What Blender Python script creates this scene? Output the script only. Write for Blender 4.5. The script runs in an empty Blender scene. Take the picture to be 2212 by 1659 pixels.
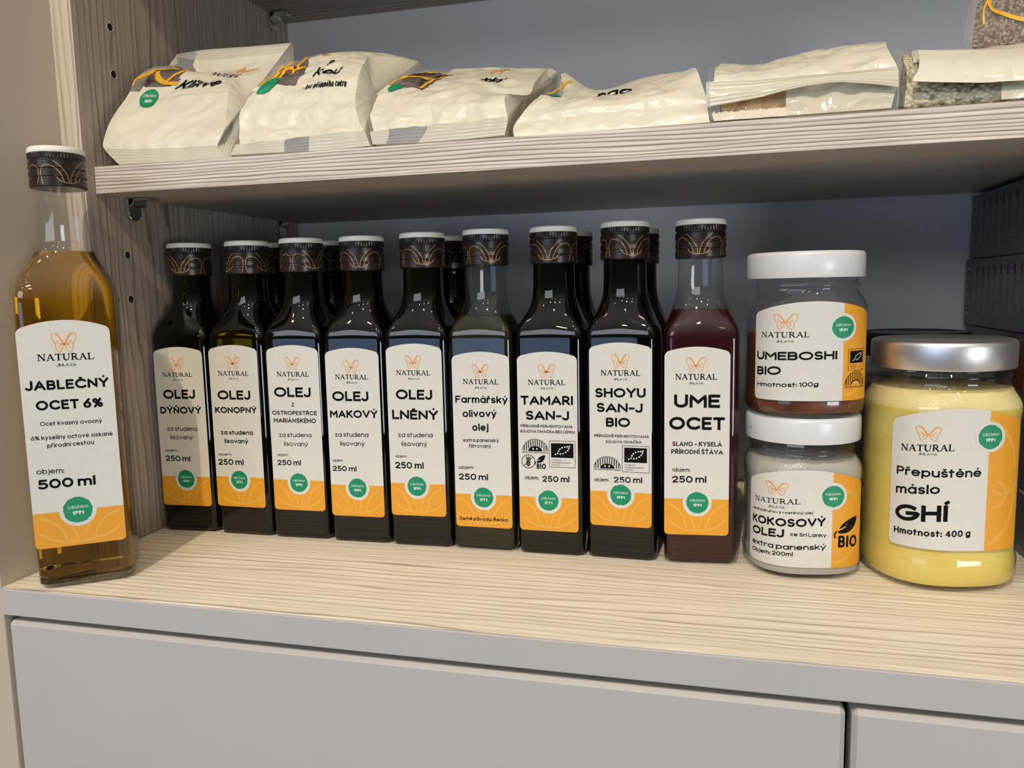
import bpy, bmesh, math, random
from mathutils import Vector, Matrix, noise

# ------------------------------------------------------------------ scene, camera, light
sc = bpy.context.scene
COL = sc.collection
sc.view_settings.view_transform = 'Standard'
sc.view_settings.look = 'None'
sc.view_settings.gamma = 1.0
sc.view_settings.use_curve_mapping = False
sc.view_settings.exposure = -0.36

CAM_R = ((0.96810347, 0.00983184, -0.25035776),
         (0.24970274, -0.12000184, 0.96085800),
         (-0.02059639, -0.99272498, -0.11862923))
cam_data = bpy.data.cameras.new('camera')
cam = bpy.data.objects.new('camera', cam_data)
COL.objects.link(cam)
cam_data.sensor_width = 36.0
cam_data.lens = 1693.35 / 2212 * 36.0
cam_data.clip_start = 0.01
m = Matrix.Identity(4)
for r in range(3):
    m[r][0] = CAM_R[r][0]; m[r][1] = -CAM_R[r][1]; m[r][2] = -CAM_R[r][2]
m[2][3] = 0.175
cam.matrix_world = m
sc.camera = cam

world = bpy.data.worlds.new('shop_interior_light')
sc.world = world
world.use_nodes = True
bg = world.node_tree.nodes['Background']
# dim shop: dark floor and aisles, lighter ceiling
wt = world.node_tree
_tc = wt.nodes.new('ShaderNodeTexCoord'); _sp = wt.nodes.new('ShaderNodeSeparateXYZ'); _rp = wt.nodes.new('ShaderNodeValToRGB')
_mr = wt.nodes.new('ShaderNodeMapRange'); _mr.inputs[1].default_value = -1; _mr.inputs[2].default_value = 1
wt.links.new(_tc.outputs['Generated'], _sp.inputs[0]); wt.links.new(_sp.outputs[2], _mr.inputs[0]); wt.links.new(_mr.outputs[0], _rp.inputs[0])
_e = _rp.color_ramp.elements
_e[0].position = .35; _e[0].color = (.06, .055, .05, 1)
_e[1].position = .5; _e[1].color = (.022, .022, .024, 1)
_n = _e.new(.62); _n.color = (.22, .22, .225, 1)
_n = _e.new(.85); _n.color = (.85, .83, .80, 1)
wt.links.new(_rp.outputs[0], bg.inputs[0])
bg.inputs[1].default_value = 1.0

def lamp(name, kind, loc, target, power, color, **kw):
    d = bpy.data.lights.new(name, kind)
    o = bpy.data.objects.new(name, d); COL.objects.link(o)
    o.location = loc
    o.rotation_euler = (Vector(target) - Vector(loc)).to_track_quat('-Z', 'Y').to_euler()
    d.energy = power; d.color = color
    for k, v in kw.items(): setattr(d, k, v)
    return o

WARM = (1.0, 0.84, 0.62)
# ceiling spotlights of the shop
lamp('ceiling_spotlight', 'SPOT', (-0.12, -1.15, 1.75), (-0.10, 0.45, 0.08), 130, WARM, spot_size=math.radians(70), spot_blend=0.25, shadow_soft_size=0.022)
lamp('ceiling_spotlight', 'SPOT', (0.95, -1.25, 1.85), (0.02, 0.46, 0.20), 20, WARM, spot_size=math.radians(60), spot_blend=0.4, shadow_soft_size=0.022)
lamp('ceiling_spotlight', 'SPOT', (-0.75, -0.9, 1.9), (-0.15, 0.46, 0.25), 12, WARM, spot_size=math.radians(60), spot_blend=0.4, shadow_soft_size=0.022)
for x, y, pw in ((0.35, -1.9, 14), (-0.55, -2.2, 12), (-1.5, -1.4, 4), (1.5, -1.6, 4), (-0.2, -3.2, 6), (0.8, -2.6, 4), (0.12, -0.5, 2.5), (-1.0, -0.5, 2)):
    lamp('ceiling_spotlight', 'POINT', (x, y, 1.9), (0, 0.4, 0.1), pw * .8, WARM, shadow_soft_size=0.05)
# first lamp: daylight through the shop window behind the camera; then two added fills
lamp('window_and_fill_daylight', 'AREA', (-1.55, -2.9, -0.05), (-0.15, 0.5, 0.12), 15, (0.44, 0.64, 1.0), shape='RECTANGLE', size=1.9, size_y=0.8)
lamp('window_and_fill_daylight', 'AREA', (-1.2, -2.9, 1.25), (-0.1, 0.6, 0.3), 40, (0.86, 0.92, 1.0), shape='RECTANGLE', size=2.6, size_y=0.9)  # added high fill that brightens the upper back board, not a known window
lamp('window_and_fill_daylight', 'AREA', (3.0, -2.9, -0.3), (0.1, 0.6, 0.3), 58, (0.86, 0.92, 1.0), shape='RECTANGLE', size=1.3, size_y=0.9)  # added low fill from the right, lifts the back board above the bags

# ------------------------------------------------------------------ materials
def mat(name):
    m = bpy.data.materials.new(name); m.use_nodes = True
    nt = m.node_tree; nt.nodes.clear()
    return m, nt, nt.nodes.new('ShaderNodeOutputMaterial')

def principled(nt, color=(.8, .8, .8), rough=.5, **kw):
    p = nt.nodes.new('ShaderNodeBsdfPrincipled')
    p.inputs['Base Color'].default_value = (*color, 1)
    p.inputs['Roughness'].default_value = rough
    for k, v in kw.items(): p.inputs[k].default_value = v
    return p

def coords(nt, scale=(1, 1, 1), kind='Object', rot=(0, 0, 0)):
    tc = nt.nodes.new('ShaderNodeTexCoord'); mp = nt.nodes.new('ShaderNodeMapping')
    mp.inputs['Scale'].default_value = scale; mp.inputs['Rotation'].default_value = rot
    nt.links.new(tc.outputs[kind], mp.inputs[0])
    return mp.outputs[0]

def noise_tex(nt, vec, scale=5, detail=4, rough=.5, distort=0):
    n = nt.nodes.new('ShaderNodeTexNoise')
    n.inputs['Scale'].default_value = scale; n.inputs['Detail'].default_value = detail
    n.inputs['Roughness'].default_value = rough; n.inputs['Distortion'].default_value = distort
    nt.links.new(vec, n.inputs['Vector'])
    return n.outputs[0]

def ramp(nt, fac, stops):
    r = nt.nodes.new('ShaderNodeValToRGB')
    el = r.color_ramp.elements
    while len(el) > 1: el.remove(el[-1])
    for i, (p, c) in enumerate(stops):
        e = el[0] if i == 0 else el.new(p)
        e.position = p; e.color = (*c, 1) if len(c) == 3 else c
    nt.links.new(fac, r.inputs[0])
    return r.outputs[0]

def bump(nt, h, strength, dist, p):
    b = nt.nodes.new('ShaderNodeBump')
    b.inputs['Strength'].default_value = strength; b.inputs['Distance'].default_value = dist
    nt.links.new(h, b.inputs['Height']); nt.links.new(b.outputs[0], p.inputs['Normal'])

def simple(name, color, rough=.5, var=.06, vscale=60, bmp=0, **kw):
    m, nt, out = mat(name)
    p = principled(nt, color, rough, **kw)
    v = coords(nt)
    n = noise_tex(nt, v, vscale, 5, .6)
    lo = tuple(c * (1 - var) for c in color); hi = tuple(min(1, c * (1 + var)) for c in color)
    nt.links.new(ramp(nt, n, [(.3, lo), (.7, hi)]), p.inputs['Base Color'])
    if bmp: bump(nt, noise_tex(nt, v, vscale * 12, 3, .6), bmp, .0004, p)
    nt.links.new(p.outputs[0], out.inputs[0])
    return m

def wood(name, axis, light, mid, dark, lines=120, wander=3.0, fine=.3, rough=.45, sharp=.16):
    """laminate with thin dark growth lines running along one axis"""
    m, nt, out = mat(name)
    p = principled(nt, mid, rough)
    p.inputs['Specular IOR Level'].default_value = .3
    cr = [i for i in range(3) if i != axis]
    def math_(op, a, b=None, c=None):
        n = nt.nodes.new('ShaderNodeMath'); n.operation = op
        for k, v in enumerate((a, b, c)):
            if v is None: continue
            if isinstance(v, (int, float)): n.inputs[k].default_value = v
            else: nt.links.new(v, n.inputs[k])
        return n.outputs[0]
    tc = nt.nodes.new('ShaderNodeTexCoord'); sp = nt.nodes.new('ShaderNodeSeparateXYZ')
    nt.links.new(tc.outputs['Object'], sp.inputs[0])
    across = math_('ADD', sp.outputs[cr[0]], math_('MULTIPLY', sp.outputs[cr[1]], 1.03))
    wa = noise_tex(nt, coords(nt, tuple(2.2 if i == axis else 26 for i in range(3))), 1.0, 3, .5)
    wb = noise_tex(nt, coords(nt, tuple(14 if i == axis else 60 for i in range(3))), 1.0, 2, .5)
    t = math_('ADD', math_('MULTIPLY', across, lines), math_('ADD', math_('MULTIPLY', wa, wander * 2.4), math_('MULTIPLY', wb, wander * .22)))
    fr = math_('FRACT', t)
    idn = math_('FLOOR', t)
    wn = nt.nodes.new('ShaderNodeTexWhiteNoise'); wn.noise_dimensions = '1D'; nt.links.new(idn, wn.inputs['W'])
    c1 = ramp(nt, fr, [(0, dark), (sharp * .35, dark), (sharp, mid), (.55, light), (.9, light), (1.0, mid)])
    c0 = ramp(nt, noise_tex(nt, coords(nt, tuple(3 if i == axis else 70 for i in range(3))), 1.0, 2, .5), [(.35, mid), (.65, light)])
    strength = ramp(nt, wn.outputs[0], [(0, (.3 if lines < 300 else .5,) * 3), (1, (1,) * 3)])
    mx = nt.nodes.new('ShaderNodeMix'); mx.data_type = 'RGBA'
    nt.links.new(strength, mx.inputs[0]); nt.links.new(c0, mx.inputs[6]); nt.links.new(c1, mx.inputs[7])
    fib = noise_tex(nt, coords(nt, tuple(16 if i == axis else 900 for i in range(3))), 1.0, 3, .6)
    c2 = ramp(nt, fib, [(.25, (1 - fine,) * 3), (.62, (1, 1, 1))])
    mm = nt.nodes.new('ShaderNodeMix'); mm.data_type = 'RGBA'; mm.blend_type = 'MULTIPLY'; mm.inputs[0].default_value = 1
    nt.links.new(mx.outputs[2], mm.inputs[6]); nt.links.new(c2, mm.inputs[7])
    nt.links.new(mm.outputs[2], p.inputs['Base Color'])
    bump(nt, fib, .2, .0004, p)
    nt.links.new(p.outputs[0], out.inputs[0])
    return m

def thin_glass(name, tint=(.96, .98, .97), edge=(.7, .75, .74), rough=.025, gloss=1.0):
    """thin clear wall: lets light straight through, reflects by Fresnel"""
    m, nt, out = mat(name)
    tr = nt.nodes.new('ShaderNodeBsdfTransparent')
    gl = nt.nodes.new('ShaderNodeBsdfGlossy'); gl.inputs['Roughness'].default_value = rough
    gl.inputs['Color'].default_value = (gloss, gloss, gloss, 1)
    lw = nt.nodes.new('ShaderNodeLayerWeight'); lw.inputs[0].default_value = .3
    nt.links.new(ramp(nt, lw.outputs['Facing'], [(.0, tint), (.55, tint), (.9, edge)]), tr.inputs[0])
    lf = nt.nodes.new('ShaderNodeLayerWeight'); lf.inputs[0].default_value = .5
    pw = nt.nodes.new('ShaderNodeMath'); pw.operation = 'POWER'; pw.inputs[1].default_value = 4.5
    nt.links.new(lf.outputs['Facing'], pw.inputs[0])
    fr = nt.nodes.new('ShaderNodeMath'); fr.operation = 'MULTIPLY_ADD'; fr.inputs[1].default_value = .8; fr.inputs[2].default_value = .045
    nt.links.new(pw.outputs[0], fr.inputs[0])
    mx = nt.nodes.new('ShaderNodeMixShader')
    nt.links.new(fr.outputs[0], mx.inputs[0]); nt.links.new(tr.outputs[0], mx.inputs[1]); nt.links.new(gl.outputs[0], mx.inputs[2])
    nt.links.new(mx.outputs[0], out.inputs[0])
    return m

def film(name, alpha, color=(.9, .9, .88), rough=.08):
    """clear or milky plastic film"""
    m, nt, out = mat(name)
    tr = nt.nodes.new('ShaderNodeBsdfTransparent'); tr.inputs[0].default_value = (.93, .92, .90, 1)
    p = principled(nt, color, rough)
    mx = nt.nodes.new('ShaderNodeMixShader')
    lw = nt.nodes.new('ShaderNodeLayerWeight'); lw.inputs[0].default_value = .25
    f = ramp(nt, lw.outputs['Facing'], [(0, (alpha,) * 3), (.6, (alpha * 1.3,) * 3), (1, (min(1, alpha + .35),) * 3)])
    nt.links.new(f, mx.inputs[0]); nt.links.new(tr.outputs[0], mx.inputs[1]); nt.links.new(p.outputs[0], mx.inputs[2])
    bump(nt, noise_tex(nt, coords(nt), 90, 3, .5), .35, .002, p)
    nt.links.new(mx.outputs[0], out.inputs[0])
    return m

M = {}
M['wood_top'] = wood('pale_larch_laminate_worktop', 0, (.95, .865, .715), (.81, .71, .565), (.36, .285, .215), 165, 2.4, .27)
M['wood_shelf'] = wood('pale_larch_laminate_shelf', 0, (.76, .69, .62), (.58, .51, .45), (.17, .13, .105), 430, 3.2, .42, .45, .34)
M['wood_shelf_grey'] = wood('grey_larch_laminate_shelf', 0, (.44, .37, .31), (.36, .30, .25), (.20, .16, .13), 160, 2.4, .3, .5, .25)
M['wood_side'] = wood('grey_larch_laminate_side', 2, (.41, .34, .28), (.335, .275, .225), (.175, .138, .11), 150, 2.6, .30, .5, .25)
M['wood_edge'] = wood('pale_larch_laminate_edge', 2, (.70, .62, .53), (.58, .50, .42), (.40, .33, .27), 200, 2.0, .25, .5, .3)
M['taupe'] = simple('taupe_lacquer', (.49, .425, .345), .5, .02, 8, .05)
M['drawer'] = simple('grey_taupe_lacquer', (.45, .432, .425), .5, .015, 10, .06)
M['back_grey'] = simple('grey_back_board', (.66, .655, .65), .6, .03, 6, .04)
M['dark_gap'] = simple('dark_carcass_interior', (.03, .027, .026), .8)
M['nickel'] = simple('nickel_plated_steel', (.62, .60, .57), .16, .04, Metallic=1.0)
M['hole'] = simple('dark_drilled_hole', (.035, .028, .022), .9)
M['hole_rim'] = simple('pale_chipped_rim', (.45, .40, .35), .7)
M['floor'] = simple('grey_shop_floor', (.13, .12, .11), .5, .1, 4)

M['black_glass'] = simple('dark_bottle_glass', (.0012, .0013, .0010), .02, .3, 30, IOR=1.5)
M['black_glass'].node_tree.nodes['Principled BSDF'].inputs['Coat Weight'].default_value = .0
M['clear_glass'] = thin_glass('clear_bottle_glass', (.95, .965, .965), (.24, .29, .30))
M['jar_glass'] = thin_glass('clear_jar_glass', (.98, .985, .98), (.36, .41, .39))
M['green_glass'] = thin_glass('pale_green_bottle_glass', (.86, .90, .86), (.22, .28, .24))
M['ume_liquid'] = simple('dark_red_vinegar', (.030, .0015, .003), .4, .25, 20, **{'Specular IOR Level': .1})
M['olive_liquid'] = simple('olive_oil', (.011, .0105, .001), .4, .35, 14, **{'Specular IOR Level': .1})

def amber(name):
    m, nt, out = mat(name)
    p = principled(nt, (.96, .61, .03), .0, **{'Transmission Weight': 1.0, 'IOR': 1.38})
    nt.links.new(p.outputs[0], out.inputs[0])
    return m
M['vinegar'] = amber('amber_apple_vinegar')
M['base_glass'] = amber('pale_green_base_glass')
_p = M['base_glass'].node_tree.nodes['Principled BSDF']; _p.inputs['Base Color'].default_value = (.62, .66, .50, 1); _p.inputs['IOR'].default_value = 1.5
M['cap_black'] = simple('dark_brown_screw_cap', (.018, .012, .010), .28, .2, 40)
M['cap_white'] = simple('cream_cap_top', (.84, .82, .74), .4, .03)
M['gold'] = simple('gold_cap_print', (.36, .22, .09), .35, .05, Metallic=.3)
M['lid_white'] = simple('white_enamel_lid', (.66, .675, .70), .25, .01)
M['lid_silver'] = simple('brushed_silver_lid', (.74, .74, .74), .40, .03, 20, Metallic=1.0)
M['lid_dark'] = simple('dark_lid', (.05, .045, .04), .3, .05, Metallic=.6)

def paper(name, c):
    m, nt, out = mat(name)
    p = principled(nt, c, .55)
    v = coords(nt)
    n = noise_tex(nt, v, 220, 4, .65)
    nt.links.new(ramp(nt, n, [(.3, tuple(x * .95 for x in c)), (.7, c)]), p.inputs['Base Color'])
    bump(nt, noise_tex(nt, v, 500, 3, .6), .12, .0003, p)
    nt.links.new(p.outputs[0], out.inputs[0])
    return m
M['paper'] = paper('cream_label_paper', (.625, .62, .58))
M['orange'] = simple('orange_label_print', (.69, .305, .015), .5, .02)
M['orange_light'] = simple('pale_orange_label_print', (.72, .36, .05), .5, .02)
M['green'] = simple('green_seal_print', (.0, .23, .105), .5, .06, 200)
M['black'] = simple('black_label_ink', (.004, .004, .005), .7, .02, **{'Specular IOR Level': .1})
M['white_ink'] = simple('white_label_ink', (.75, .78, .72), .5, .02)
M['rust'] = simple('rust_orange_logo_ink', (.74, .33, .08), .5, .02)
LABEL_MATS = ['paper', 'orange', 'orange_light', 'green', 'black', 'white_ink', 'rust']
PAPER, ORANGE, OLIGHT, GREEN, BLACK, WHITE, RUST = range(7)

M['ghee'] = simple('yellow_clarified_butter', (.69, .54, .12), .45, .04, 25, **{'Subsurface Weight': .0})
M['ghee_top'] = simple('pale_butter_foam', (.75, .63, .29), .5, .05, 60)
M['coconut'] = simple('white_coconut_fat', (.40, .39, .355), .4, .03, 25)
M['umeboshi'] = simple('pickled_plum_brine', (.11, .03, .009), .35, .5, 55)
M['card_dark'] = simple('charcoal_carton', (.15, .152, .17), .5, .08, 20)
M['card_print'] = simple('grey_carton_print', (.45, .45, .47), .5, .05)
M['card_black'] = simple('black_carton_print', (.008, .008, .01), .5, .05)
M['card_red'] = simple('red_carton_print', (.22, .02, .02), .5, .05)
M['card_rust'] = simple('rust_carton_print', (.16, .04, .012), .5, .1)

def bag_paper(name, c):
    m, nt, out = mat(name)
    p = principled(nt, c, .38)
    p.inputs['Coat Weight'].default_value = .25; p.inputs['Coat Roughness'].default_value = .12
    v = coords(nt)
    n = noise_tex(nt, v, 17, 2.5, .45, .7)
    def mth(op, a, b):
        q = nt.nodes.new('ShaderNodeMath'); q.operation = op; nt.links.new(a, q.inputs[0])
        if b is not None: q.inputs[1].default_value = b
        return q.outputs[0]
    # film folds: sharp ridges where the noise crosses its middle
    rdg = mth('POWER', mth('ABSOLUTE', mth('SUBTRACT', n, .5), None), .6)
    bump(nt, rdg, .42, .007, p)
    nt.links.new(p.outputs[0], out.inputs[0])
    return m
M['bag_cream'] = bag_paper('cream_bag_film', (.67, .64, .52))

def seal_film(name, c, mixclear):
    m, nt, out = mat(name)
    p = principled(nt, c, .3)
    p.inputs['Coat Weight'].default_value = .4; p.inputs['Coat Roughness'].default_value = .1
    tc = nt.nodes.new('ShaderNodeTexCoord')
    w = nt.nodes.new('ShaderNodeTexWave'); w.bands_direction = 'Y'; w.inputs['Scale'].default_value = 1.5
    nt.links.new(tc.outputs['UV'], w.inputs['Vector'])
    bump(nt, w.outputs[1], .35, .0010, p)
    tr = nt.nodes.new('ShaderNodeBsdfTransparent')
    mx = nt.nodes.new('ShaderNodeMixShader'); mx.inputs[0].default_value = 1 - mixclear
    nt.links.new(tr.outputs[0], mx.inputs[1]); nt.links.new(p.outputs[0], mx.inputs[2])
    nt.links.new(mx.outputs[0], out.inputs[0])
    return m
M['bag_seal'] = seal_film('crimped_cream_seal', (.65, .62, .50), .15)
M['bag_seal_clear'] = seal_film('crimped_clear_seal', (.70, .70, .68), .6)
M['bag_clear'] = film('clear_bag_film', .09)
M['bag_milky'] = film('milky_bag_film', .72, (.72, .69, .55), .15)
M['yellow_print'] = simple('yellow_bag_print', (.78, .40, .02), .4, .03)

def seeds(name, stops, scale, bstr=1.0):
    m, nt, out = mat(name)
    p = principled(nt, (.5, .5, .4), .5)
    v = nt.nodes.new('ShaderNodeTexVoronoi'); v.inputs['Scale'].default_value = scale
    nt.links.new(coords(nt), v.inputs['Vector'])
    sep = nt.nodes.new('ShaderNodeSeparateColor'); nt.links.new(v.outputs['Color'], sep.inputs[0])
    c = ramp(nt, sep.outputs[0], stops)
    d = ramp(nt, v.outputs['Distance'], [(0, (1, 1, 1)), (.35, (.95, .95, .95)), (.65, (.6, .58, .48))])
    mx = nt.nodes.new('ShaderNodeMix'); mx.data_type = 'RGBA'; mx.blend_type = 'MULTIPLY'; mx.inputs[0].default_value = 1
    nt.links.new(c, mx.inputs[6]); nt.links.new(d, mx.inputs[7]); nt.links.new(mx.outputs[2], p.inputs['Base Color'])
    inv = nt.nodes.new('ShaderNodeMath'); inv.operation = 'SUBTRACT'; inv.inputs[0].default_value = 1
    nt.links.new(v.outputs['Distance'], inv.inputs[1])
    bump(nt, inv.outputs[0], bstr, .002, p)
    nt.links.new(p.outputs[0], out.inputs[0])
    return m
M['hemp'] = seeds('shelled_hemp_seeds', [(0, (.12, .11, .03)), (.12, (.34, .31, .12)), (.2, (.82, .77, .52)), (1, (.92, .88, .70))], 400)
M['grain'] = seeds('brown_grain', [(0, (.10, .06, .03)), (.35, (.34, .25, .17)), (1, (.62, .52, .43))], 620)
M['ginger'] = seeds('candied_fruit', [(0, (.60, .28, .05)), (.5, (.78, .46, .12)), (1, (.86, .66, .34))], 90, .6)
M['sugar'] = simple('coarse_sugar', (.86, .76, .64), .5, .1, 900, .3)
M['dried'] = seeds('dried_fruit_pieces', [(0, (.05, .02, .015)), (.6, (.10, .05, .035)), (1, (.16, .09, .06))], 90, .6)

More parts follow.
